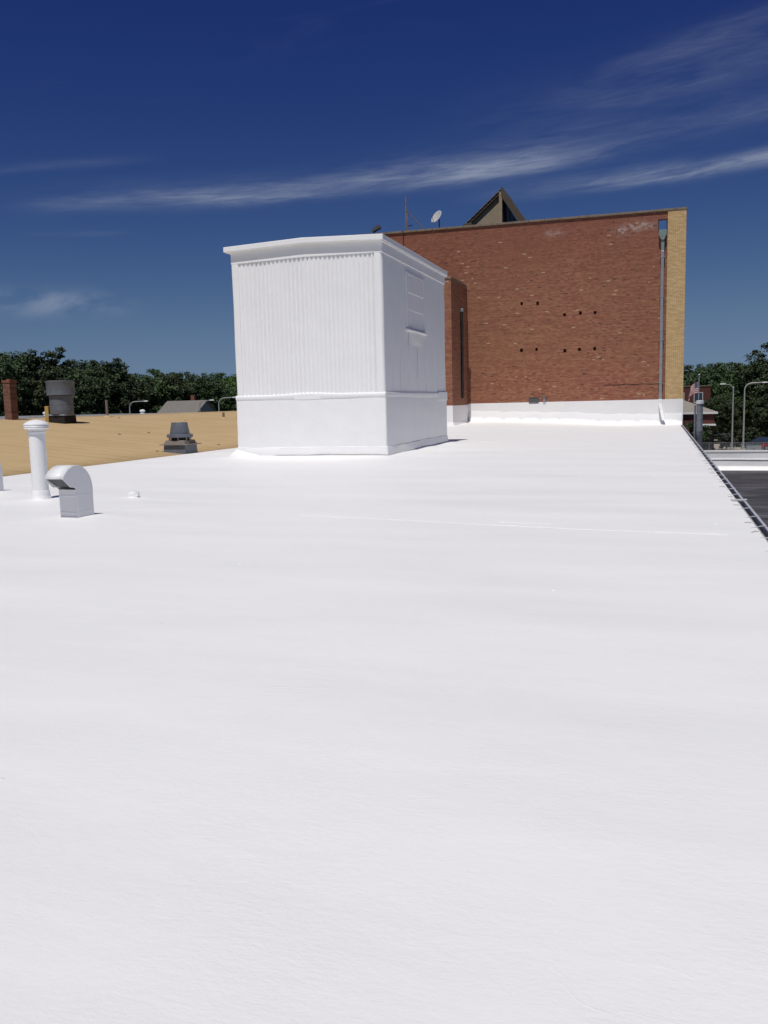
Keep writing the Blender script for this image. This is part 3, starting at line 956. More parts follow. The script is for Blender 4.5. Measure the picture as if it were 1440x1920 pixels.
# gooseneck vents
def gooseneck(x0, x1, y0, y1, label):
    z0 = roof_z((x0 + x1) / 2, y0)
    t = thing('gooseneck_vent', ((x0 + x1) / 2, (y0 + y1) / 2, z0), label, 'roof vent', 'gooseneck vents on the white roof')
    # side profile (y, z): duct rises, curls over toward -y, mouth looks down and forward
    r = 0.36
    cy_, cz_ = y1 - r, 0.44
    outer = [(y1, -0.03), (y1 - 0.004, 0.2)]
    for k in range(15):
        a = R(0 + 148 * k / 14)
        outer.append((cy_ + r * math.cos(a), cz_ + r * math.sin(a)))
    inner = [(y0 - 0.13, 0.50), (y0 - 0.05, 0.49), (y0, 0.455), (y0, 0.2), (y0, -0.03)]
    # cheeks
    for xx in (x0, x1):
        s = MB()
        tk = 0.008
        poly = outer + inner
        s.poly([(xx - tk / 2, a, b) for a, b in poly], (tk, 0, 0))
        s.build('side_panel', 'vent_paint', t)
    s = MB()                                           # curved back and top sheet
    n = len(outer)
    s.add([(xx, a, b) for a, b in outer for xx in (x0, x1)], [(2 * i, 2 * i + 1, 2 * i + 3, 2 * i + 2) for i in range(n - 1)])
    o = s.build('hood', 'vent_paint', t, smooth=True)
    so = o.modifiers.new('solid', 'SOLIDIFY'); so.thickness = 0.008
    s = MB()
    s.box(x0 + 0.005, x1 - 0.005, y0 - 0.002, y0 + 0.008, -0.03, 0.455)
    s.build('front_panel', 'vent_paint', t)
    s = MB()                                           # mesh screen just inside the mouth
    (ya, za), (yb, zb) = outer[-1], inner[0]
    ya2, za2, yb2, zb2 = ya + 0.012, za + 0.01, inner[1][0], inner[1][1] + 0.015
    s.poly([(x0 + 0.006, ya2, za2), (x1 - 0.006, ya2, za2), (x1 - 0.006, yb2, zb2), (x0 + 0.006, yb2, zb2)], (0, 0.003, 0.004))
    s.build('screen', 'grille_metal', t)
    for zz in (0.115, 0.36):                           # lapped tape and paint ridges on the duct
        s = MB()
        s.box(x0 - 0.006, x1 + 0.006, y0 - 0.007, y1 + 0.006, zz, zz + 0.016)
        s.build('joint_band', 'flashing_coat', t, bevel=0.006)
    s = MB()
    s.frustum((x0 + x1) / 2, (y0 + y1) / 2, -0.03, 0.03, (x1 - x0) / 2 + 0.07, (y1 - y0) / 2 + 0.07, (x1 - x0) / 2 + 0.008, (y1 - y0) / 2 + 0.008)
    s.build('base_flashing', 'flashing_coat', t, bevel=0.01)
    MB().box(x1 - 0.012, x1 + 0.008, y0 - 0.010, y0 + 0.02, 0.0, 0.40).build('corner_bead', 'flashing_coat', t, bevel=0.005)
    return t


gooseneck(-8.27, -7.97, 10.63, 11.0, 'white gooseneck vent standing in front of the tall capped pipe')
gooseneck(-12.62, -12.32, 13.80, 14.17, 'white gooseneck vent behind the tall capped pipe, nearer the tan roof')

x, y = -8.86, 13.4
st = thing('pipe_stub', (x, y, roof_z(x, y)), 'short knobbly white pipe stub on the white roof', 'pipe stub')
MB().lathe(x, y, [(0.16, -0.03), (0.12, 0.02), (0.10, 0.05), (0.105, 0.10), (0.085, 0.135), (0.03, 0.15)], 14, 0.05).build('stub', 'flashing_coat', st, smooth=True)
MB().tube([(x + 0.07, y - 0.03, 0.06), (x + 0.115, y - 0.04, 0.065), (x + 0.12, y - 0.04, 0.14)], 0.016, 8).build('spigot', 'vent_paint', st, smooth=True)

# ------------------------------------------------------------------ tan-roofed building to the left
RX, RZ = -29.4, 1.24


def tan_z(x):
    return RZ - 0.0893 * abs(x - RX)


tb = thing('tan_roofed_building', (RX, 35, GZ), 'low building with a tan granule roof beside the white roof', 'building')
for s in (1, -1):
    xe = RX + s * 13.93
    m = MB()
    vs = []
    ysn = 60
    for j in range(ysn + 1):
        y = -6 + 78 * j / ysn
        for i in range(9):
            xx = RX + (xe - RX) * i / 8
            vs.append((xx, y, tan_z(xx) + 0.012 * math.sin(1.1 * xx + y * 0.7) * math.sin(0.5 * y) * (0 < i < 8) - 0.01))
    fs = [(j * 9 + i, j * 9 + i + 1, (j + 1) * 9 + i + 1, (j + 1) * 9 + i) for j in range(ysn) for i in range(8)]
    if s < 0:
        fs = [f[::-1] for f in fs]
    m.add(vs, fs)
    o = m.build('roof_slope', 'tan_granules', tb, smooth=True)
    so = o.modifiers.new('solid', 'SOLIDIFY'); so.thickness = 0.08; so.offset = -1
m = MB().poly([(RX - 13.8, -5.9, GZ), (RX + 13.8, -5.9, GZ), (RX + 13.8, -5.9, -0.12), (RX, -5.9, RZ - 0.12), (RX - 13.8, -5.9, -0.12)], (0, 77.8, 0))
m.build('wall', 'grey_wall', tb)
m = MB()
for k in range(12):
    xx = random.uniform(-28, -16.2); yy = random.uniform(18, 60)
    r = random.uniform(0.02, 0.04)
    m.lathe(xx, yy, [(r * 2.2, tan_z(xx) - 0.01), (r * 1.4, tan_z(xx) + r * 0.4), (r * 0.3, tan_z(xx) + r * 0.6)], 6, 0.3)
o = m.build('roof_debris', 'chimney_brick_dark', tb); o['kind'] = 'stuff'

# conical roof exhaust fan beside the white roof's edge
x, y = -15.92, 27.1
z0 = tan_z(x)
fn = thing('exhaust_fan', (x, y, z0), 'grey tapered exhaust fan on a rusty curb on the tan roof', 'exhaust fan')
MB().frustum(x, y, z0 - 0.06, 0.30, 0.43, 0.43, 0.41, 0.41).build('curb', 'galvanised_dark', fn, bevel=0.01)
MB().frustum(x, y, 0.30, 0.33, 0.56, 0.50, 0.54, 0.48).build('curb_cap', 'rusty_steel', fn, bevel=0.008)
MB().frustum(x, y, 0.33, 0.46, 0.42, 0.42, 0.36, 0.36).build('transition', 'rusty_steel', fn, bevel=0.01)
MB().lathe(x, y, [(0.30, 0.45), (0.33, 0.47), (0.33, 0.58), (0.30, 0.60)], 24).build('motor_drum', 'dark_hollow', fn, smooth=True)
for k in range(8):
    a = R(45 * k + 20)
    MB().tube([(x + 0.37 * math.cos(a), y + 0.37 * math.sin(a), 0.45), (x + 0.37 * math.cos(a), y + 0.37 * math.sin(a), 0.57)], 0.022, 6).build('bracket', 'galvanised', fn)
MB().lathe(x, y, [(0.40, 0.545), (0.445, 0.56), (0.45, 0.65), (0.42, 0.665), (0.33, 0.67)], 32).build('ring_flange', 'galvanised_dark', fn, smooth=True)
MB().lathe(x, y, [(0.335, 0.66), (0.345, 0.68), (0.275, 1.05), (0.282, 1.06), (0.275, 1.072), (0.24, 1.06)], 32).build('cowl', 'galvanised_dark', fn, smooth=True)

# big round ventilator
x, y = -26.75, 35.0
z0 = tan_z(x)
bv = thing('round_ventilator', (x, y, z0), 'large grey sheet metal ventilator drum on the tan roof ridge', 'ventilator')
MB().frustum(x, y, z0 - 0.1, 1.33, 0.45, 0.45, 0.43, 0.43).build('curb', 'dark_hollow', bv, bevel=0.01)
MB().frustum(x, y, 1.33, 1.40, 0.47, 0.47, 0.45, 0.45).build('curb_cap', 'galvanised', bv, bevel=0.01)
MB().lathe(x, y, [(0.52, 1.40), (0.53, 1.42), (0.53, 1.60), (0.54, 1.61), (0.53, 1.62), (0.53, 1.85), (0.54, 1.86), (0.53, 1.87), (0.53, 2.25)], 36).build('drum', 'galvanised_dark', bv, smooth=True)
MB().lathe(x, y, [(0.56, 2.27), (0.63, 2.28), (0.635, 2.30), (0.63, 2.32), (0.635, 2.88), (0.645, 2.90), (0.635, 2.95), (0.58, 2.95), (0.57, 2.90)], 36).build('wind_band', 'galvanised_dark', bv, smooth=True)
MB().box(x - 0.78, x - 0.57, y - 0.25, y + 0.15, z0 - 0.1, 1.78).build('control_box', 'yellow_paint', bv, bevel=0.02)

# brick chimney on the ridge
x0, x1, y0, y1 = -29.25, -28.86, 34.1, 34.56
ch = thing('brick_chimney', ((x0 + x1) / 2, 34.4, RZ), 'square red brick chimney stack rising beside the big ventilator', 'chimney')
MB().box(x0, x1, y0, y1, RZ - 0.25, 2.90).build('stack', 'chimney_brick', ch, bevel=0.008)
MB().box(x0 - 0.03, x1 + 0.03, y0 - 0.03, y1 + 0.03, 2.90, 3.03).build('corbel', 'chimney_brick_dark', ch, bevel=0.008)
MB().lathe((x0 + x1) / 2, 34.33, [(0.12, 3.0), (0.11, 3.09), (0.09, 3.09)], 16).build('flue', 'chimney_brick_dark', ch, smooth=True)

# small things near the tan ridge
for (x, y, h, lab) in ((-25.2, 48.1, 0.35, 'short dark pipe stub on the tan roof far slope near the penthouse'), (-28.6, 41.2, 0.9, 'thin dark vent pipe at the tan roof ridge')):
    z0 = tan_z(x)
    t = thing('roof_pipe', (x, y, z0), lab, 'pipe')
    MB().lathe(x, y, [(0.07, z0 - 0.05), (0.07, z0 + h), (0.05, z0 + h)], 12).build('pipe', 'rusty_steel', t, smooth=True)
    MB().lathe(x, y, [(0.22, z0 - 0.03), (0.18, z0 + 0.03), (0.08, z0 + 0.07)], 12).build('flashing', 'tan_granules', t, smooth=True)

# ------------------------------------------------------------------ tall brick building at the end of the roof
YB = 51.0
BX0, BX1 = -20.0, 1.25
TOP = 11.42
bb = thing('brick_building', ((BX0 + BX1) / 2, YB + 10, GZ), 'tall red brick building with a yellow brick corner and white painted foot', 'building')


def holed_wall(x0, x1, z0, z1, holes, y, depth):
    m = MB()
    xs_ = sorted({x0, x1, *[h[0] for h in holes], *[h[1] for h in holes]})
    zs_ = sorted({z0, z1, *[h[2] for h in holes], *[h[3] for h in holes]})
    for i in range(len(xs_) - 1):
        for j in range(len(zs_) - 1):
            cx_, cz_ = (xs_[i] + xs_[i + 1]) / 2, (zs_[j] + zs_[j + 1]) / 2
            if any(h[0] < cx_ < h[1] and h[2] < cz_ < h[3] for h in holes):
                continue
            a, b, c, d = xs_[i], xs_[i + 1], zs_[j], zs_[j + 1]
            m.add([(a, y, c), (b, y, c), (b, y, d), (a, y, d)], [(0, 1, 2, 3)])
    for a, b, c, d, through in holes:
        e = y + depth
        m.add([(a, y, c), (b, y, c), (b, y, d), (a, y, d), (a, e, c), (b, e, c), (b, e, d), (a, e, d)],
              [(0, 4, 5, 1), (1, 5, 6, 2), (2, 6, 7, 3), (3, 7, 4, 0)] + ([] if through else [(4, 7, 6, 5)]))
    return m


pk = [(-7.53, 6.99), (-6.62, 6.95), (-5.11, 6.25), (-4.25, 6.29), (-3.44, 6.28), (-7.54, 4.36), (-6.69, 4.39), (-5.1, 4.24), (-4.28, 4.29), (-3.46, 4.29)]
holes = [(a - 0.072 - 0.01 * (k % 3), a + 0.068 + 0.008 * (k % 2), b - 0.085, b + 0.085 + 0.02 * (k % 2), False) for k, (a, b) in enumerate(pk)]
scup = (-0.12, 0.27, 10.46, 11.02, True)
front = holed_wall(BX0, 0.33, 1.40, TOP, holes + [scup], YB, 0.34)
fw = front.build('front_wall', 'red_brick_front', bb)
# rest of the shell
MB().box(BX0, BX1 - 0.265, YB + 0.345, YB + 20, GZ, 10.3).build('core', 'dark_hollow', bb)
MB().box(BX0 - 0.3, BX0 - 0.002, YB, YB + 20, GZ, TOP).build('side_wall', 'red_brick_side', bb)
MB().box(BX1 - 0.26, BX1 + 0.02, YB + 0.365, YB + 20, GZ, TOP).build('side_wall', 'red_brick_side', bb)
MB().box(BX0, BX1, YB + 20.002, YB + 20.3, GZ, TOP).build('rear_wall', 'red_brick_front', bb)
# inner leaf of the parapet with the scupper left open
il = holed_wall(BX0, 0.33, 10.31, TOP, [scup], YB + 0.345, -0.002)
il.build('parapet_inner', 'red_brick_front', bb)
# yellow corner pier, a little proud
MB().box(0.332, BX1 + 0.028, YB - 0.06, YB + 0.36, 1.41, TOP).build('corner_pier', 'yellow_brick', bb, bevel=0.004)
# coping stones one by one
xx = BX0 - 0.3
while xx < BX1 + 0.05:
    L = min(random.uniform(0.85, 1.05), BX1 + 0.06 - xx)
    if L < 0.1:
        break
    dz = random.uniform(0, 0.012)
    MB().box(xx + 0.006, xx + L - 0.006, YB - 0.085, YB + 0.42, TOP + 0.003, TOP + 0.115 + dz).build('coping_stone', 'coping_stone', bb, bevel=0.012)
    xx += L
# painted foot of the wall and its flashing
MB().box(BX0, 0.332, YB - 0.012, YB + 0.3, -0.3, 1.40).build('painted_foot', 'painted_brick', bb)
MB().box(0.333, BX1 + 0.03, YB - 0.072, YB + 0.3, -0.3, 1.408).build('painted_foot', 'painted_brick', bb)
m = MB()
vs = []
nn = 90
for j, (dy, dz) in enumerate([(-0.014, 0.60), (-0.028, 0.57), (-0.035, 0.30), (-0.07, 0.15), (-0.22, 0.03), (-0.5, -0.03)]):
    for i in range(nn + 1):
        xi = -10.65 + (BX1 - 0.02 + 10.65) * i / nn
        pier = -0.055 if xi > 0.3 else 0
        zz = roof_z(min(xi, 1.1), 50.5) + dz + (0.035 * math.sin(1.7 * xi) * math.sin(0.6 * xi + 1) + 0.02 * math.sin(5.3 * xi) if j < 5 else 0)
        yy = YB + dy + pier - (0.012 * abs(math.sin(2.9 * xi + j)) if j in (2, 3, 4) else 0)
        vs.append((xi, yy, zz))
k = nn + 1
m.add(vs, [(j * k + i, (j + 1) * k + i, (j + 1) * k + i + 1, j * k + i + 1) for j in range(5) for i in range(nn)])
m.build('base_flashing', 'flashing_coat', bb, smooth=True)
# buttress pier beside the penthouse
QX0, QX1, QY = -12.6, -10.72, 47.0
bp = MB().box(QX0, QX1, QY, YB - 0.001, 1.33, 8.08).build('buttress', 'red_brick_front', bb)
bp.data.materials.append(MATS['red_brick_side'])
for p in bp.data.polygons:
    if abs(p.normal.x) > 0.5:
        p.material_index = 1
q = MB().box(QX0 + 0.01, QX1 + 0.012, QY - 0.012, YB - 0.013, -0.2, 1.33).build('buttress_foot', 'painted_brick', bb)
q.data.materials.append(MATS['painted_brick_side'])
for p in q.data.polygons:
    if abs(p.normal.x) > 0.5:
        p.material_index = 1
yy = QY - 0.04
while yy < YB - 0.2:
    L = min(0.8, YB - 0.01 - yy)
    MB().box(QX0 - 0.03, QX1 + 0.03, yy, yy + L - 0.012, 8.082, 8.20).build('coping_stone', 'coping_stone', bb, bevel=0.01)
    yy += L
MB().frustum((QX0 + QX1) / 2, 49.0, 0.0, 0.42, 1.12, 2.15, 0.975, 2.02).build('buttress_flashing', 'flashing_coat', bb, bevel=0.02)
dpipe = MB().tube([(QX1 + 0.07, 49.3, 1.72), (QX1 + 0.07, 49.3, 6.55)], 0.075, 12).build('vent_riser', 'black_pipe', bb, smooth=True)
MB().box(QX1 + 0.0, QX1 + 0.17, 49.2, 49.4, 6.55, 6.72).build('riser_cap', 'galvanised', dpipe, bevel=0.01)
for zz in (2.4, 4.2, 5.9):
    MB().box(QX1 - 0.005, QX1 + 0.15, 49.2, 49.4, zz, zz + 0.05).build('pipe_clamp', 'black_pipe', dpipe)
# scupper lining, conductor head and downspout
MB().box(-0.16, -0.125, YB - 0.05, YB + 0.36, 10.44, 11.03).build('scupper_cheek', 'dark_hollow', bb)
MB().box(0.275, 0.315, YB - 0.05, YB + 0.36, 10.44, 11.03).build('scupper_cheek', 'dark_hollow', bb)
hd = MB()
hd.poly([(-0.13, YB - 0.30, 10.42), (0.29, YB - 0.30, 10.42), (0.29, YB - 0.30, 10.2), (0.16, YB - 0.30, 9.9), (0.02, YB - 0.30, 9.9), (-0.13, YB - 0.30, 10.2)], (0, 0.285, 0))
head = hd.build('conductor_head', 'copper_green', bb, bevel=0.012)
ds = MB().poly([(0.005, YB - 0.24, 9.9), (0.175, YB - 0.24, 9.9), (0.175, YB - 0.09, 9.9), (0.005, YB - 0.09, 9.9)], (0, 0, -0.55))
ds.build('outlet_tube', 'copper_green', bb, bevel=0.015)
ds = MB().box(0.01, 0.17, YB - 0.235, YB - 0.095, 1.45, 9.35)
dso = ds.build('downspout', 'galvanised', bb, bevel=0.02)
for zz in (2.3, 4.6, 6.9, 9.0):
    MB().box(-0.03, 0.21, YB - 0.245, YB - 0.012, zz, zz + 0.05).build('strap', 'galvanised', dso)
# white-painted bottom with kick-out
ds = MB()
rp = [((0.005, 0.175), (-0.24, -0.09), 1.45), ((0.005, 0.175), (-0.24, -0.09), 1.22), ((0.07, 0.24), (-0.36, -0.20), 0.85), ((0.20, 0.375), (-0.60, -0.44), 0.30)]
vs = []
for (a, b), (c, d), z in rp:
    vs += [(a, YB + c, z - 0.04), (b, YB + c, z - 0.04), (b, YB + d, z + 0.04), (a, YB + d, z + 0.04)]
fs = [(i * 4 + k, (i + 1) * 4 + k, (i + 1) * 4 + (k + 1) % 4, i * 4 + (k + 1) % 4) for i in range(3) for k in range(4)] + [(0, 1, 2, 3)]
ds.add(vs, fs)
o = ds.build('kick_out', 'vent_paint', dso, bevel=0.0)
so = o.modifiers.new('solid', 'SOLIDIFY'); so.thickness = 0.012; so.offset = -1
# louvre and wall light near the foot
gl = MB()
gl.box(-7.13, -6.57, YB - 0.03, YB + 0.01, 1.33, 1.36); gl.box(-7.13, -6.57, YB - 0.03, YB + 0.01, 1.63, 1.66)
gl.box(-7.13, -7.10, YB - 0.03, YB + 0.01, 1.361, 1.629); gl.box(-6.60, -6.57, YB - 0.03, YB + 0.01, 1.361, 1.629)
gr = gl.build('louvre', 'grille_metal', bb)
MB().box(-7.1, -6.6, YB - 0.008, YB + 0.01, 1.361, 1.629).build('backing', 'dark_hollow', gr)
for k in range(5):
    zz = 1.38 + 0.05 * k
    MB().poly([(-7.1, YB - 0.026, zz), (-7.1, YB - 0.010, zz + 0.03), (-7.1, YB - 0.010, zz + 0.038), (-7.1, YB - 0.026, zz + 0.008)], (0.5, 0, 0)).build('blade', 'grille_metal', gr)
MB().box(-6.32, -6.18, YB - 0.10, YB - 0.001, 1.42, 1.62).build('junction_box', 'galvanised', bb, bevel=0.02)
MB().box(-6.36, -6.14, YB - 0.14, YB - 0.001, 1.625, 1.70).build('box_hood', 'rusty_steel', bb, bevel=0.01)
# open joint in the brickwork: a thin recessed crack strip
m = MB()
pts = [(-2.9 + 0.25 * k, 2.26 + 0.012 * math.sin(k * 1.7)) for k in range(13)]
m.tube([(a, YB - 0.001, b) for a, b in pts], [0.012 + 0.008 * random.random() for _ in pts], 4)
m.build('open_joint', 'dark_hollow', fw)

# things on the brick building's roof
pe = thing('peaked_clerestory', (-9.4, 60.0, 10.3), 'tan stucco peaked clerestory with tiled slope on top of the brick building', 'clerestory')
kx = 60.0 / 51.0
px, pz = -8.56 * kx, 1.6 + (13.32 - 1.6) * kx
lx, lz = -10.45 * kx, 1.6 + (11.70 - 1.6) * kx
rx, rz = -7.25 * kx, 1.6 + (11.50 - 1.6) * kx
m = MB().poly([(lx, 60, 10.3), (px - 0.02, 60, 10.3), (px - 0.02, 60, pz - 0.10), (lx, 60, lz - 0.1)], (0, 4, 0))
m.build('wall', 'stucco_tan', pe)
m = MB().poly([(lx - 0.25, 59.8, lz - 0.30), (lx - 0.2, 59.8, lz - 0.1), (px + 0.04, 59.8, pz + 0.06), (px + 0.04, 59.8, pz - 0.10)], (0, 4.4, 0))
sl = m.build('roof_slope', 'soffit_dark', pe)
for k in range(9):
    f0, f1 = k / 9, (k + 1) / 9 + 0.02
    xa, za = lx - 0.2 + (px + 0.02 - lx + 0.2) * f0, lz - 0.1 + (pz + 0.05 - lz + 0.1) * f0
    xb, zb = lx - 0.2 + (px + 0.02 - lx + 0.2) * min(f1, 1), lz - 0.1 + (pz + 0.05 - lz + 0.1) * min(f1, 1)
    MB().poly([(xa, 59.74, za + 0.06), (xb, 59.74, zb + 0.01), (xb, 59.74, zb + 0.06), (xa, 59.74, za + 0.12)], (0, 4.5, 0)).build('tile', 'slate_tile', sl)
MB().box(lx - 0.42, lx + 0.15, 59.7, 60.2, lz - 0.42, lz - 0.08).build('eave_block', 'soffit_dark', pe, bevel=0.03)
m = MB().poly([(px + 0.041, 59.0, pz + 0.06), (rx + 0.15, 59.0, rz - 0.2), (rx - 0.35, 59.0, rz - 0.2), (px + 0.041, 59.0, pz - 0.62)], (0, 4.6, 0))
m.build('raking_roof', 'soffit_dark', pe)
MB().box(px - 0.10, px + 0.10, 59.02, 59.72, 10.3, pz - 0.3).build('post', 'stucco_tan', pe)
g = MB().poly([(px + 0.10, 59.9, 10.3), (rx - 0.3, 59.9, 10.3), (rx - 0.3, 59.9, rz - 0.35), (px + 0.10, 59.9, pz - 0.75)], (0, 0.05, 0)).build('window', 'window_glass', pe)
for k in range(4):
    xa = px + 0.22 + 0.27 * k
    zt = pz - 0.75 - (xa - px) * (pz - 0.75 - rz + 0.35) / (rx - 0.3 - px)
    MB().box(xa - 0.025, xa + 0.025, 59.84, 59.899, 10.3, zt).build('mullion', 'soffit_dark', g)

# antenna mast clamped to the parapet
mx, my = -14.42, YB + 0.55
am = thing('antenna_mast', (mx, my, 10.3), 'rusty antenna mast with a slanting stay behind the parapet', 'antenna')
MB().tube([(mx, my, 10.3), (mx, my, 13.0), (mx + 0.01, my, 13.62)], [0.045, 0.045, 0.03], 8).build('mast', 'mast_steel', am)
MB().tube([(mx + 0.09, my, 10.3), (mx + 0.09, my, 12.7)], 0.025, 6).build('side_tube', 'mast_steel', am)
for zz in (11.6, 12.1, 12.6):
    MB().box(mx - 0.05, mx + 0.13, my - 0.03, my + 0.03, zz, zz + 0.04).build('clamp', 'mast_steel', am)
MB().tube([(mx + 0.02, my, 12.85), (mx + 1.15, my + 0.4, 11.5), (mx + 1.35, my + 0.5, 10.3)], 0.028, 6).build('stay', 'mast_steel', am)
MB().tube([(mx + 0.1, my, 11.9), (mx + 0.3, my, 11.95), (mx + 0.35, my, 11.88)], 0.03, 6).build('bracket', 'black_pipe', am)
MB().tube([(mx - 0.03, YB - 0.1, 11.56), (mx - 0.03, YB - 0.03, 11.0), (mx - 0.03, YB - 0.03, 9.5)], 0.02, 6).build('cable', 'black_pipe', am)

# satellite dish
dx, dy, dz = -12.62, YB + 0.9, 12.32
sd_ = thing('satellite_dish', (dx + 0.1, dy, 10.3), 'grey satellite dish on a short pole above the parapet', 'satellite dish')
ax = Vector((-0.45, -0.72, 0.52)).normalized()
ux = ax.cross(Vector((0, 0, 1))).normalized(); vx = ux.cross(ax)
m = MB()
vs = []; fs = []
nr, na = 6, 24
for i in range(nr + 1):
    r = 0.40 * i / nr
    for k in range(na):
        a = 2 * math.pi * k / na
        p = Vector((dx, dy, dz)) + ux * (r * 0.9 * math.cos(a)) + vx * (r * 1.08 * math.sin(a)) + ax * (0.55 * r * r)
        vs.append(p)
for i in range(nr):
    for k in range(na):
        fs.append((i * na + k, i * na + (k + 1) % na, (i + 1) * na + (k + 1) % na, (i + 1) * na + k))
m.add(vs, fs)
o = m.build('reflector', 'dish_grey', sd_, smooth=True)
so = o.modifiers.new('solid', 'SOLIDIFY'); so.thickness = 0.02
fp = Vector((dx, dy, dz)) + ax * 0.46 - vx * 0.12
MB().tube([Vector((dx, dy, dz)) - vx * 0.40 + ax * 0.08, fp], 0.016, 6).build('feed_arm', 'galvanised_dark', sd_)
MB().tube([fp, fp - ax * 0.09], 0.04, 8).build('feed_horn', 'galvanised_dark', sd_)
MB().tube([Vector((dx, dy, dz)) - ax * 0.02, (dx + 0.1, dy + 0.1, dz - 0.12), (dx + 0.1, dy + 0.1, 10.3)], [0.05, 0.04, 0.04], 8).build('pole', 'galvanised_dark', sd_)

# floodlight peeping over the penthouse roof
fx_, fy = -16.15, YB + 0.15
fl = thing('floodlight', (fx_, fy, TOP + 0.11), 'dark tilted floodlight on the brick parapet above the penthouse roof', 'floodlight')
MB().tube([(fx_ - 0.15, fy, TOP + 0.05), (fx_ - 0.12, fy, 11.72)], 0.035, 8).build('stem', 'black_pipe', fl)
m = MB()
d = Vector((0.86, 0, 0.5)); w = Vector((-0.5, 0, 0.86))
c0 = Vector((fx_ - 0.02, fy, 11.82))
m.add([c0 + d * a + w * b * s_ + Vector((0, c_, 0)) for a, s_ in ((-0.26, 0.6), (0.28, 1.0)) for b, c_ in ((-0.13, -0.16), (0.13, -0.16), (0.13, 0.16), (-0.13, 0.16))],
      [(0, 1, 2, 3), (7, 6, 5, 4), (0, 4, 5, 1), (1, 5, 6, 2), (2, 6, 7, 3), (3, 7, 4, 0)])
m.build('housing', 'grille_metal', fl, bevel=0.02)

# ------------------------------------------------------------------ lower building to the right
LZ = -1.5
lb = thing('low_building', (15, 20, GZ), 'lower building with a dark stained membrane roof and white parapet', 'building')
MB().box(1.36, 36, -9, 38.9, GZ, LZ - 0.05).build('wall', 'grey_wall', lb)
MB().box(1.37, 36, -9, 38.5, LZ - 0.05, LZ).build('roof', 'dark_membrane', lb)
m = MB()
prof = [(38.28, LZ + 0.001), (38.36, LZ + 0.10), (38.44, LZ + 0.16), (38.45, LZ + 0.42), (38.42, LZ + 0.425), (38.42, LZ + 0.45), (38.46, LZ + 0.46), (38.46, LZ + 0.72), (38.75, LZ + 0.72), (38.75, LZ + 0.0)]
vs = []
npx = 60
for i in range(npx + 1):
    xi = 1.37 + 34.6 * i / npx
    for (a, b) in prof:
        w = 0.012 * math.sin(1.9 * xi + 3 * b) * (0.1 < b - LZ < 0.7)
        vs.append((xi, a + w, b + w * 0.5))
k = len(prof)
fs = [(i * k + j, i * k + (j + 1) % k, (i + 1) * k + (j + 1) % k, (i + 1) * k + j) for i in range(npx) for j in range(k)]
m.add(vs, fs)
pp = m.build('parapet', 'flashing_coat', lb)
xx = 1.37
while xx < 35.8:
    L = min(3.05, 35.97 - xx)
    MB().box(xx + 0.003, xx + L - 0.003, 38.44, 38.80, LZ + 0.722, LZ + 0.80).build('coping', 'trim_white', pp, bevel=0.008)
    xx += L

x, y = 1.52, 36.0
fp_ = thing('metal_flue', (x, y, LZ), 'slim grey metal flue with bright cap band at the gutter end', 'flue')
MB().lathe(x, y, [(0.24, LZ - 0.01), (0.22, LZ + 0.06), (0.14, LZ + 0.12)], 20).build('flashing', 'flashing_coat', fp_, smooth=True)
MB().lathe(x, y, [(0.115, LZ + 0.02), (0.115, 0.2), (0.119, 0.21), (0.115, 0.22), (0.115, 1.26)], 24).build('pipe', 'flue_metal', fp_, smooth=True)
MB().lathe(x, y, [(0.115, 1.25), (0.15, 1.255), (0.152, 1.35), (0.148, 1.37), (0.09, 1.39), (0.02, 1.395)], 24).build('cap', 'gutter_metal', fp_, smooth=True)
MB().tube([(x - 0.17, y + 0.05, LZ), (x - 0.17, y + 0.05, 1.2)], 0.035, 8).build('side_pipe', 'galvanised_dark', fp_, smooth=True)

# ------------------------------------------------------------------ street furniture
def arc_lamp(x, y, h, reach, label, group, straight=False):
    t = thing('street_lamp', (x, y, GZ), label, 'street lamp', group)
    s = 1 if reach > 0 else -1
    rr = 0.9
    pts = [(x, y, GZ), (x, y, GZ + h * 0.5)]
    if straight:
        pts += [(x, y, GZ + h - 0.25)]
        MB().tube(pts, [0.11, 0.09, 0.07], 10).build('pole', 'lamp_pole', t, smooth=True)
        MB().tube([(x, y, GZ + h - 0.5), (x + s * 0.4, y, GZ + h - 0.08), (x + reach, y, GZ + h)], [0.045, 0.04, 0.035], 8).build('arm', 'lamp_pole', t, smooth=True)
    else:
        for k in range(9):
            a = R(90 * k / 8)
            pts.append((x + s * rr * (1 - math.cos(a)), y, GZ + h - rr + rr * math.sin(a)))
        pts.append((x + reach, y, GZ + h + 0.05))
        MB().tube(pts, [0.13, 0.11] + [0.085] * 9 + [0.06], 10).build('pole', 'lamp_pole', t, smooth=True)
    hx = x + reach
    MB().add([(hx - s * 0.05, y - 0.08, GZ + h), (hx - s * 0.05, y + 0.08, GZ + h), (hx + s * 0.3, y + 0.17, GZ + h - 0.02), (hx + s * 0.7, y + 0.10, GZ + h), (hx + s * 0.7, y - 0.10, GZ + h), (hx + s * 0.3, y - 0.17, GZ + h - 0.02),
              (hx, y - 0.07, GZ + h + 0.13), (hx, y + 0.07, GZ + h + 0.13), (hx + s * 0.3, y + 0.12, GZ + h + 0.17), (hx + s * 0.62, y + 0.07, GZ + h + 0.12), (hx + s * 0.62, y - 0.07, GZ + h + 0.12), (hx + s * 0.3, y - 0.12, GZ + h + 0.17)],
             [(0, 1, 2, 3, 4, 5) if s < 0 else (5, 4, 3, 2, 1, 0), (6, 7, 8, 9, 10, 11)] + [(i, (i + 1) % 6, 6 + (i + 1) % 6, 6 + i) for i in range(6)]).build('lamp_head', 'lamp_head', t)
    MB().lathe(x, y, [(0.2, GZ), (0.2, GZ + 0.35), (0.13, GZ + 0.4)], 12).build('base', 'lamp_pole', t)
    return t


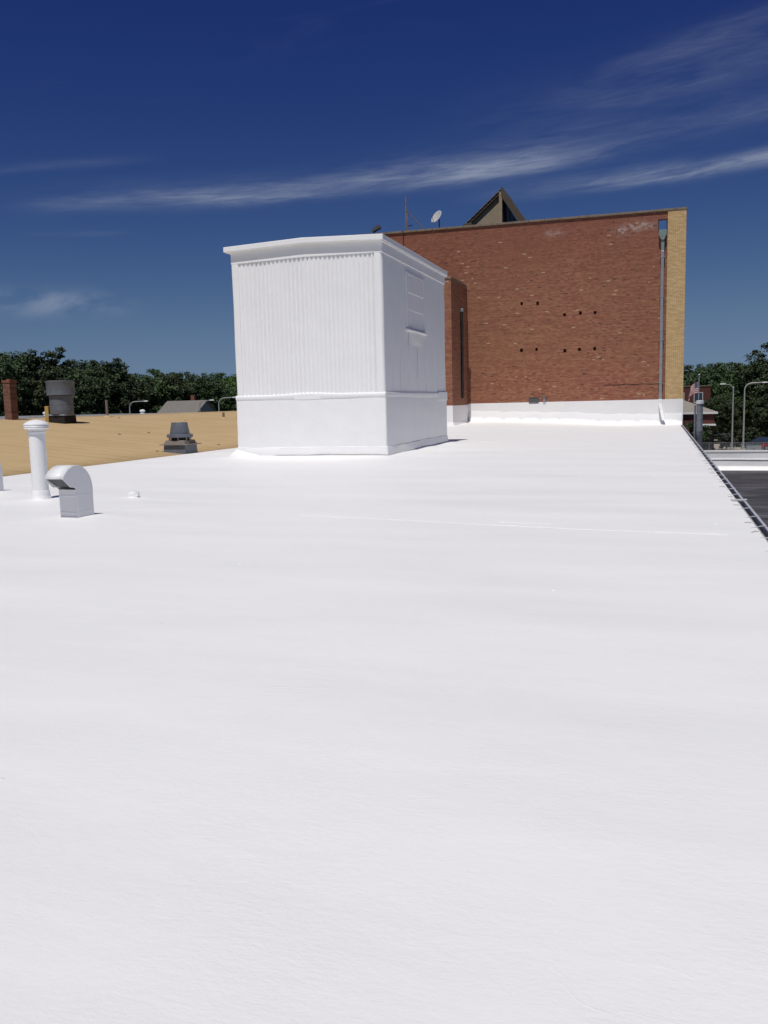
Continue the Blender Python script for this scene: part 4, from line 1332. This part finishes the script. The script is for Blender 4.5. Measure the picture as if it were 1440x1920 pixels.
arc_lamp(10.7, 124, 8.55, 2.1, 'curved street lamp rising behind the grey cabinet', 'street lamps on the right')
arc_lamp(9.1, 121, 8.45, -0.95, 'straight street lamp with a short arm beside the round shrub', 'street lamps on the right', True)
arc_lamp(-73.2, 111, 8.1, 2.4, 'arched street lamp beside the far grey gabled house', 'street lamps beyond the tan roof')
arc_lamp(-61.8, 111, 8.0, 1.6, 'short-armed street lamp between the far gabled house and the penthouse', 'street lamps beyond the tan roof', True)
arc_lamp(-58.8, 111, 8.3, 2.2, 'wide arched street lamp close to the penthouse corner', 'street lamps beyond the tan roof')

# flagpole and flag
x, y = 4.1, 100.0
t = thing('flagpole', (x, y, GZ), 'pale flagpole standing behind the metal flue', 'flagpole')
x += -0.02
MB().tube([(x, y, GZ), (x, y, -1), (x, y, 3.6)], [0.09, 0.07, 0.045], 10).build('pole', 'lamp_pole', t, smooth=True)
MB().lathe(x, y, [(0.02, 3.58), (0.09, 3.64), (0.11, 3.70), (0.09, 3.77), (0.02, 3.81)], 12).build('finial', 'lamp_head', t, smooth=True)
m = MB()
NU, NV = 28, 14
uvs = []
vs = []
for j in range(NV + 1):
    v = j / NV
    for i in range(NU + 1):
        u = i / NU
        # fly sags: starts out sideways, then hangs straight down in folds
        s_ = u * 2.05
        out = 0.95 * (1 - math.exp(-s_ / 0.75)) + 0.05 * u
        drop = 0.30 * s_ + 0.42 * s_ * s_ * (0.55 + 0.45 * v) * 0.75
        drop *= 0.85
        fold = 0.13 * u * math.sin(9.5 * u + 2.6 * v) + 0.06 * u * math.sin(17 * u - 4 * v)
        vs.append((x - 0.06 - out + 0.10 * math.sin(6 * u + 3 * v) * u, y - 0.03 + fold, 3.0 - (1 - v) * 1.25 * (1 - 0.25 * u) - drop))
        uvs.append((u, v))
k = NU + 1
fs = [(j * k + i, j * k + i + 1, (j + 1) * k + i + 1, (j + 1) * k + i) for j in range(NV) for i in range(NU)]
m.add(vs, fs)
fo = m.build('flag', 'flag_cloth', None, smooth=True)
ul = fo.data.uv_layers.new(name='UVMap')
for lp in fo.data.loops:
    ul.data[lp.index].uv = uvs[lp.vertex_index]
tag(fo, 'red and white striped flag drooping from the flagpole', 'flag')

# ------------------------------------------------------------------ houses
def hip_roof(m, x0, x1, y0, y1, ze, zr, inset, ov=0.35):
    x0 -= ov; x1 += ov; y0 -= ov; y1 += ov
    ym = (y0 + y1) / 2
    m.add([(x0, y0, ze), (x1, y0, ze), (x1, y1, ze), (x0, y1, ze), (x0 + inset, ym, zr), (x1 - inset, ym, zr)],
          [(0, 1, 5, 4), (2, 3, 4, 5), (1, 2, 5), (3, 0, 4), (3, 2, 1, 0)])
    return m


def window(parent, x0, x1, z0, z1, y, n=2):
    f = MB()
    f.box(x0 - 0.08, x0, y - 0.05, y + 0.02, z0 - 0.08, z1 + 0.08); f.box(x1, x1 + 0.08, y - 0.05, y + 0.02, z0 - 0.08, z1 + 0.08)
    f.box(x0, x1, y - 0.05, y + 0.02, z1, z1 + 0.08); f.box(x0 - 0.0, x1, y - 0.07, y + 0.02, z0 - 0.08, z0)
    w = f.build('window', 'trim_white', parent)
    MB().box(x0, x1, y - 0.015, y + 0.015, z0, z1).build('pane', 'window_glass', w)
    return w


hs = thing('hip_roofed_house', (2, 124, GZ), 'brick house with taupe hip roof and white fascia behind the metal flue', 'house')
MB().box(-8, 6.9, 120.5, 130, GZ, -0.72).build('wall', 'house_brick', hs)
r_ = hip_roof(MB(), -8, 6.9, 120.5, 130, -0.62, 1.15, 4.6).build('roof', 'taupe_shingles', hs)
MB().box(-8.38, 7.28, 120.1, 120.16, -0.86, -0.61).build('fascia', 'trim_white', r_)
MB().box(7.22, 7.28, 120.17, 130.4, -0.86, -0.61).build('fascia', 'trim_white', r_)
MB().box(5.1, 7.0, 118.9, 120.49, -2.35, -2.15).build('canopy', 'trim_white', hs, bevel=0.02)
dr = MB().box(5.2, 6.7, 120.42, 120.52, GZ, -3.0).build('garage_door', 'dark_hollow', hs)
for k in range(4):
    MB().box(5.25, 6.65, 120.39, 120.419, GZ + 0.08 + 0.62 * k, GZ + 0.62 + 0.62 * k).build('panel', 'grille_metal', dr)

h2 = thing('flat_brick_building', (0, 155, GZ), 'dark red brick block with flat parapet behind the hip-roofed house', 'building')
MB().box(-14, 7.8, 148, 162, GZ, 2.9).build('wall', 'house_brick', h2)
MB().box(-14.1, 7.9, 147.9, 162.1, 2.9, 3.05).build('coping', 'coping_stone', h2)
for k in range(4):
    window(h2, -3.0 + 2.8 * k, -1.8 + 2.8 * k, 0.4, 1.9, 148)

h3 = thing('gabled_house', (-66.6, 116, GZ), 'distant grey shingled gabled house under the left trees', 'house')
MB().poly([(-69.6, 113.4, GZ), (-69.6, 118.6, GZ), (-69.6, 118.6, 0.95), (-69.6, 116, 2.35), (-69.6, 113.4, 0.95)], (6.0, 0, 0)).build('wall', 'grey_wall', h3)
r_ = MB().poly([(-70.0, 112.9, 0.75), (-70.0, 116, 2.52), (-70.0, 119.1, 0.75), (-70.0, 119.1, 0.63), (-70.0, 116, 2.38), (-70.0, 112.9, 0.63)], (6.7, 0, 0)).build('roof', 'grey_shingles', h3)
MB().box(-66.2, -65.6, 116.3, 116.9, 2.0, 3.3).build('chimney', 'chimney_brick_dark', r_)
MB().box(-70.05, -63.25, 112.82, 112.9, 0.58, 0.76).build('fascia', 'trim_white', r_)
for k in range(3):
    window(h3, -69.0 + 2.0 * k, -68.0 + 2.0 * k, -1.2, 0.2, 113.4)

h4 = thing('red_roofed_house', (-92, 128, GZ), 'distant low house with a dull red roof behind the round ventilator', 'house')
MB().box(-97, -87.5, 124, 130, GZ, 0.6).build('wall', 'grey_wall', h4)
hip_roof(MB(), -97, -87.5, 124, 130, 0.62, 2.2, 2.6).build('roof', 'red_roof', h4)
for k in range(3):
    window(h4, -95.6 + 2.7 * k, -94.4 + 2.7 * k, -1.6, -0.2, 124)

h5 = thing('parapet_building', (-62, 85, GZ), 'long low grey building with a pale parapet beyond the tan roof', 'building')
MB().box(-95, -41, 76, 94, GZ, 0.72).build('wall', 'grey_wall', h5)
MB().box(-94.6, -41.4, 76.4, 93.6, 0.72, 0.80).build('roof', 'light_roof', h5)
for a in range(18):
    MB().box(-95 + 3 * a, -92.02 + 3 * a, 75.95, 76.35, 0.722, 1.05 + 0.01 * (a % 3)).build('parapet_block', 'light_roof', h5, bevel=0.01)
for (x, y, lab) in ((-49.97, 78, 'small white mushroom vent on the long grey building beside the gabled house'), (-62.49, 79.0, 'small white mushroom vent on the long grey building beside the round ventilator')):
    t = thing('mushroom_vent', (x, y, 0.8), lab, 'roof vent', 'vents on the grey building')
    MB().lathe(x, y, [(0.30, 0.79), (0.27, 1.05), (0.2, 1.12), (0.18, 1.25)], 14).build('stem', 'vent_paint', t, smooth=True)
    MB().lathe(x, y, [(0.24, 1.22), (0.29, 1.24), (0.28, 1.33), (0.18, 1.42), (0.03, 1.45)], 16).build('cap', 'vent_paint', t, smooth=True)

# ------------------------------------------------------------------ fence, cabinet, signs, cars
fe = thing('chain_link_fence', (8, 117, GZ), 'grey chain link fence in front of the pale forecourt', 'fence')
for k in range(9):
    xx = 3.6 + 1.25 * k
    MB().tube([(xx, 116.5, GZ - 0.1), (xx, 116.5, GZ + 1.25)], 0.035, 8).build('post', 'sign_back', fe)
MB().tube([(3.6, 116.5, GZ + 1.22), (13.6, 116.5, GZ + 1.22)], 0.022, 6).build('top_rail', 'sign_back', fe)
MB().tube([(3.6, 116.5, GZ + 0.12), (13.6, 116.5, GZ + 0.12)], 0.015, 6).build('bottom_rail', 'sign_back', fe)
m = MB()
for k in range(-10, 84):
    for s in (1, -1):
        xa = 3.6 + 0.12 * k
        xb = xa + s * 1.08
        z0, z1 = GZ + 0.13, GZ + 1.21
        lo, hi = 3.6, 13.6
        if min(xa, xb) < lo or max(xa, xb) > hi:
            continue
        m.tube([(xa, 116.5 + 0.004 * s, z0), (xb, 116.5 + 0.004 * s, z1)], 0.004, 3)
o = m.build('wire_mesh', 'sign_back', fe); o['kind'] = 'stuff'

cb = thing('utility_cabinet', (10.9, 113.4, GZ), 'wide grey utility cabinet at the foot of the curved street lamp', 'cabinet')
MB().box(10.0, 11.9, 112.8, 113.9, GZ, GZ + 0.12).build('plinth', 'concrete', cb)
MB().box(10.1, 11.8, 112.9, 113.8, GZ + 0.12, GZ + 1.15).build('body', 'cabinet_grey', cb, bevel=0.03)
for k in range(2):
    d_ = MB().box(10.16 + 0.81 * k, 10.93 + 0.81 * k, 112.875, 112.899, GZ + 0.2, GZ + 1.06).build('door', 'cabinet_grey', cb)
    MB().box(10.84 + 0.11 * k, 10.88 + 0.11 * k, 112.85, 112.874, GZ + 0.55, GZ + 0.7).build('handle', 'black_pipe', d_)
MB().box(10.05, 11.85, 112.85, 113.85, GZ + 1.151, GZ + 1.20).build('lid', 'galvanised_dark', cb, bevel=0.015)

sg = thing('street_sign', (13.9, 116, GZ), 'grey backs of two stacked street signs on one post', 'sign')
MB().tube([(13.9, 116, GZ - 0.1), (13.9, 116, GZ + 3.4)], 0.035, 8).build('post', 'sign_back', sg)
pts = [(13.9 + 0.42 * math.cos(R(22.5 + 45 * k)), 115.94, GZ + 2.95 + 0.42 * math.sin(R(22.5 + 45 * k))) for k in range(8)]
MB().poly(pts, (0, 0.02, 0)).build('plate', 'sign_back', sg)
pts = [(13.9 + 0.36 * math.cos(R(22.5 + 45 * k)), 115.94, GZ + 2.12 + 0.36 * math.sin(R(22.5 + 45 * k))) for k in range(8)]
MB().poly(pts, (0, 0.02, 0)).build('plate', 'sign_back', sg)


def car(x, y, rz, paint, label):
    t = thing('parked_car', (x, y, GZ), label, 'car', 'cars parked on the forecourt')
    t.rotation_euler.z = rz
    base = Vector((x, y, GZ))

    def loc(m, *a, **k):
        m.v = [(v[0] + base.x, v[1] + base.y, v[2] + base.z) for v in m.v]
        return m.build(*a, **k)
    # lower body loft (length along local x)
    sec = [(-2.2, 0.72, 0.32, 0.70), (-2.1, 0.82, 0.25, 0.86), (-1.3, 0.87, 0.22, 0.92), (0.2, 0.88, 0.22, 0.90), (1.2, 0.87, 0.22, 0.86), (1.95, 0.82, 0.24, 0.72), (2.2, 0.70, 0.34, 0.60)]
    m = MB(); vs = []
    for xx, hw, zl, zh in sec:
        vs += [(xx, -hw * 0.93, zl), (xx, -hw, (zl + zh) / 2), (xx, -hw * 0.92, zh), (xx, hw * 0.92, zh), (xx, hw, (zl + zh) / 2), (xx, hw * 0.93, zl)]
    fs = [(i * 6 + k, i * 6 + (k + 1) % 6, (i + 1) * 6 + (k + 1) % 6, (i + 1) * 6 + k) for i in range(len(sec) - 1) for k in range(6)]
    fs += [(5, 4, 3, 2, 1, 0), tuple(range((len(sec) - 1) * 6, len(sec) * 6))]
    m.add(vs, fs); body = loc(m, 'body', paint, t, smooth=True)
    m = MB(); vs = []
    cabin = [(-1.75, 0.70, 0.88, 0.90), (-1.2, 0.62, 0.88, 1.36), (-0.3, 0.62, 0.88, 1.44), (0.3, 0.62, 0.88, 1.40), (1.05, 0.72, 0.86, 0.89)]
    for xx, hw, zl, zh in cabin:
        vs += [(xx, -0.78, zl), (xx, -hw, zh), (xx, hw, zh), (xx, 0.78, zl)]
    fs = [(i * 4 + k, i * 4 + (k + 1) % 4, (i + 1) * 4 + (k + 1) % 4, (i + 1) * 4 + k) for i in range(4) for k in range(4)] + [(3, 2, 1, 0), (16, 17, 18, 19)]
    m.add(vs, fs); loc(m, 'glasshouse', 'window_glass', t, smooth=True)
    m = MB(); m.add([(-1.15, -0.61, 1.37), (0.3, -0.61, 1.41), (0.3, 0.61, 1.41), (-1.15, 0.61, 1.37), (-0.4, -0.5, 1.475), (-0.4, 0.5, 1.475)], [(0, 1, 4), (1, 2, 5, 4), (2, 3, 5), (3, 0, 4, 5), (3, 2, 1, 0)])
    loc(m, 'roof', paint, t, smooth=True)
    for sx in (-1.35, 1.35):
        for sy in (-1, 1):
            m = MB(); m.tube([(sx, sy * 0.66, 0.32), (sx, sy * 0.86, 0.32)], 0.32, 20); w = loc(m, 'wheel', 'tyre', t)
            m = MB(); m.tube([(sx, sy * 0.80, 0.32), (sx, sy * 0.875, 0.32)], 0.19, 14); loc(m, 'rim', 'galvanised', w)
    for sy in (-1, 1):
        m = MB(); m.box(2.02, 2.17, sy * 0.6 - 0.16, sy * 0.6 + 0.16, 0.55, 0.66); loc(m, 'headlight', 'head_light', t, bevel=0.02)
        m = MB(); m.box(-2.19, -2.05, sy * 0.62 - 0.12, sy * 0.62 + 0.12, 0.62, 0.76); loc(m, 'tail_light', 'tail_light', t, bevel=0.02)
    return t


car(14.1, 121.5, R(200), 'car_red', 'red car parked beside the grey cabinet')
car(13.0, 127.0, R(185), 'car_dark', 'dark grey car parked behind the red car')

# ------------------------------------------------------------------ trees
rng = np.random.default_rng(11)


def crown_mesh(name, Rx, Rz, zc, nclump, nleaf, leaf, material, flat=0.0):
    """leaf quads in clumps spread through an uneven crown volume"""
    P = []
    for _ in range(nclump):
        d = rng.normal(size=3); d /= np.linalg.norm(d)
        r = 0.95 * rng.uniform(0.15, 1.0) ** 0.5
        lump = 1 + 0.12 * math.sin(3.1 * d[0] + 2.3 * d[1] * 2 + 4 * d[2]) + rng.uniform(-0.14, 0.03)
        c = np.array([d[0] * Rx, d[1] * Rx, d[2] * Rz]) * r * lump
        c[2] = max(c[2], -Rz * 0.85) + zc
        rad = rng.uniform(0.09, 0.19) * Rx
        q = rng.normal(size=(nleaf, 3)); q /= np.linalg.norm(q, axis=1)[:, None]
        q *= (rng.uniform(0.0, 1.0, size=(nleaf, 1)) ** 0.45) * rad
        q[:, 2] *= 0.7
        P.append(c + q)
    P = np.concatenate(P)
    n = len(P)
    a = rng.normal(size=(n, 3)); a[:, 2] += 0.7; a /= np.linalg.norm(a, axis=1)[:, None]
    u = np.cross(a, rng.normal(size=(n, 3))); u /= np.linalg.norm(u, axis=1)[:, None]
    w = np.cross(a, u)
    s = leaf * rng.uniform(0.6, 1.35, size=(n, 1))
    V = np.stack([P + u * s, P + w * s * 0.55, P - u * s, P - w * s * 0.55], 1).reshape(-1, 3)
    me = bpy.data.meshes.new(name)
    me.vertices.add(4 * n); me.vertices.foreach_set('co', V.astype(np.float32).ravel())
    me.loops.add(4 * n); me.loops.foreach_set('vertex_index', np.arange(4 * n, dtype=np.int32))
    me.polygons.add(n); me.polygons.foreach_set('loop_start', np.arange(0, 4 * n, 4, dtype=np.int32))
    me.polygons.foreach_set('loop_total', np.full(n, 4, dtype=np.int32))
    me.update(calc_edges=True)
    me.materials.append(MATS[material])
    return me


def trunk_mesh(name, h, r, spread):
    m = MB()
    m.tube([(0, 0, -0.2), (0.02, 0, h * 0.15), (0.1, 0.05, h * 0.4), (0.0, 0.1, h * 0.62), (0.1, 0, h * 0.85)], [r * 1.5, r, r * 0.8, r * 0.5, r * 0.15], 9)
    for k in range(7):
        a = k * 2.4 + random.uniform(-0.3, 0.3); z = h * (0.22 + 0.07 * k)
        L = spread * (0.95 - 0.07 * k)
        m.tube([(0.05, 0.03, z), (L * 0.45 * math.cos(a), L * 0.45 * math.sin(a), z + L * 0.35), (L * 0.9 * math.cos(a + 0.2), L * 0.9 * math.sin(a + 0.2), z + L * 0.75)], [r * 0.45, r * 0.28, r * 0.06], 6)
    me = bpy.data.meshes.new(name)
    me.from_pydata(m.v, [], m.f)
    me.materials.append(MATS['bark'])
    me.shade_smooth()
    return me


KIND = {}
# unit trees 10 m tall: crown from about 1.8 to 10 m
for kname, Rx, Rz, zc, nc, nl, lf, mt in (('dark', 4.1, 4.2, 5.7, 400, 95, 0.125, 'leaf_dark'), ('dark2', 3.6, 4.3, 5.6, 400, 95, 0.125, 'leaf_dark'),
                                          ('mid', 3.9, 4.1, 5.7, 400, 95, 0.125, 'leaf_mid'), ('bright', 4.2, 3.9, 5.6, 400, 95, 0.125, 'leaf_bright'),
                                          ('open', 3.9, 4.4, 5.5, 300, 80, 0.115, 'leaf_dark')):
    KIND[kname] = (crown_mesh('crown_' + kname, Rx, Rz, zc, nc, nl, lf, mt), trunk_mesh('trunk_' + kname, 8.5, 0.22, 3.2))


def tree(x, y, h, kind, label, group, wide=1.0, rot=None):
    s = h / 10.0
    t = thing('leafy_tree', (x, y, GZ), label, 'tree', group)
    t.rotation_euler.z = random.uniform(0, 6.28) if rot is None else rot
    cm, tm = KIND[kind]
    for nm, me in (('trunk', tm), ('crown', cm)):
        o = bpy.data.objects.new(nm, me); COL.objects.link(o); o.parent = t
        o.scale = (s * wide, s * wide, s)
    return t


GL, GRr = 'trees beyond the tan roof', 'trees beyond the street on the right'
# left row: (pixel-derived bearing) x = k * y
for (k, y, h, kd, wd, lab) in (
        (-0.86, 112, 17.4, 'dark', 1.1, 'tall dense dark green tree rising behind the brick chimney'),
        (-0.785, 116, 17.2, 'dark2', 1.1, 'tall rounded dark tree standing over the round ventilator'),
        (-0.725, 118, 16.0, 'dark', 1.05, 'broad dark tree just beyond the round ventilator'),
        (-0.675, 122, 15.4, 'dark2', 1.05, 'dark flat-topped tree between the ventilator and the gabled house'),
        (-0.635, 128, 13.2, 'mid', 1.15, 'lower mid green tree behind the arched lamp by the gabled house'),
        (-0.598, 134, 14.0, 'dark', 1.05, 'dark round-headed tree directly behind the gabled house'),
        (-0.560, 136, 13.6, 'dark2', 1.0, 'dark tree beside the gabled house on its penthouse side'),
        (-0.530, 140, 12.4, 'mid', 1.1, 'small green tree behind the short-armed street lamp'),
        (-0.497, 150, 14.2, 'bright', 1.1, 'brighter green tree close to the penthouse corner'),
        (-0.460, 152, 13.4, 'bright', 1.1, 'bright green tree mostly hidden by the penthouse')):
    tree(k * y, y, h, kd, lab, GL, wd)
for (k, y, h, kd, wd, lab) in (
        (-0.83, 150, 17, 'dark', 1.2, 'darkest tree filling the gap behind the chimney and ventilator'),
        (-0.70, 158, 17, 'dark2', 1.3, 'dark wide tree filling the gap behind the flat-topped tree'),
        (-0.60, 165, 15.5, 'mid', 1.3, 'wide green tree filling the gap behind the gabled house trees'),
        (-0.52, 172, 14.5, 'mid', 1.3, 'wide green tree filling the gap behind the street lamps')):
    tree(k * y, y, h, kd, lab, GL, wd)
# right-hand trees
for (x, y, h, kd, wd, lab) in (
        (6.2, 176, 13.6, 'dark2', 1.15, 'dark tree behind the flat brick block'),
        (9.5, 170, 13.8, 'dark', 1.1, 'rounded dark tree between the flag and the street lamps'),
        (2.0, 182, 13.2, 'dark', 1.1, 'low dark tree peeping out beside the yellow brick corner'),
        (13.6, 150, 12.4, 'mid', 1.2, 'green tree behind the curved street lamp'),
        (8.6, 138, 7.6, 'dark', 1.0, 'small dark tree at the hip-roofed house corner'),
        (11.3, 143, 8.8, 'mid', 1.05, 'small leafy green tree between the two street lamps'),
        (17.6, 142, 15.4, 'open', 1.25, 'tall loose-crowned tree above the parked cars'),
        (16.2, 150, 13.0, 'dark2', 1.2, 'dark tree behind the tall loose-crowned one'),
        (15.3, 133, 7.5, 'dark2', 1.1, 'small dark tree overhanging the parked cars'),
        (12.6, 158, 11.0, 'dark', 1.3, 'dark tree filling the gap behind the curved lamp')):
    tree(x, y, h, kd, lab, GRr, wd)

# shrubs
SH = crown_mesh('shrub_leaves', 1.0, 0.75, 0.72, 46, 90, 0.07, 'leaf_grey')
SD = crown_mesh('shrub_leaves_dark', 1.0, 0.8, 0.78, 46, 90, 0.08, 'leaf_dark')
ST = trunk_mesh('shrub_stems', 1.1, 0.05, 0.8)
for (x, y, s, me, lab) in ((8.5, 122.5, 1.55, SH, 'round greyish shrub on the pale forecourt'), (3.9, 118.2, 2.7, SD, 'dark clipped shrub against the hip-roofed house'),
                           (10.6, 128.0, 1.6, SD, 'dark low shrub behind the street lamps'), (12.2, 131.5, 1.9, SD, 'dark spreading shrub behind the parked dark car')):
    t = thing('shrub', (x, y, GZ), lab, 'shrub', 'shrubs round the forecourt')
    for nm, q in (('foliage', me), ('stem', ST)):
        o = bpy.data.objects.new(nm, q); COL.objects.link(o); o.parent = t; o.scale = (s, s, s)
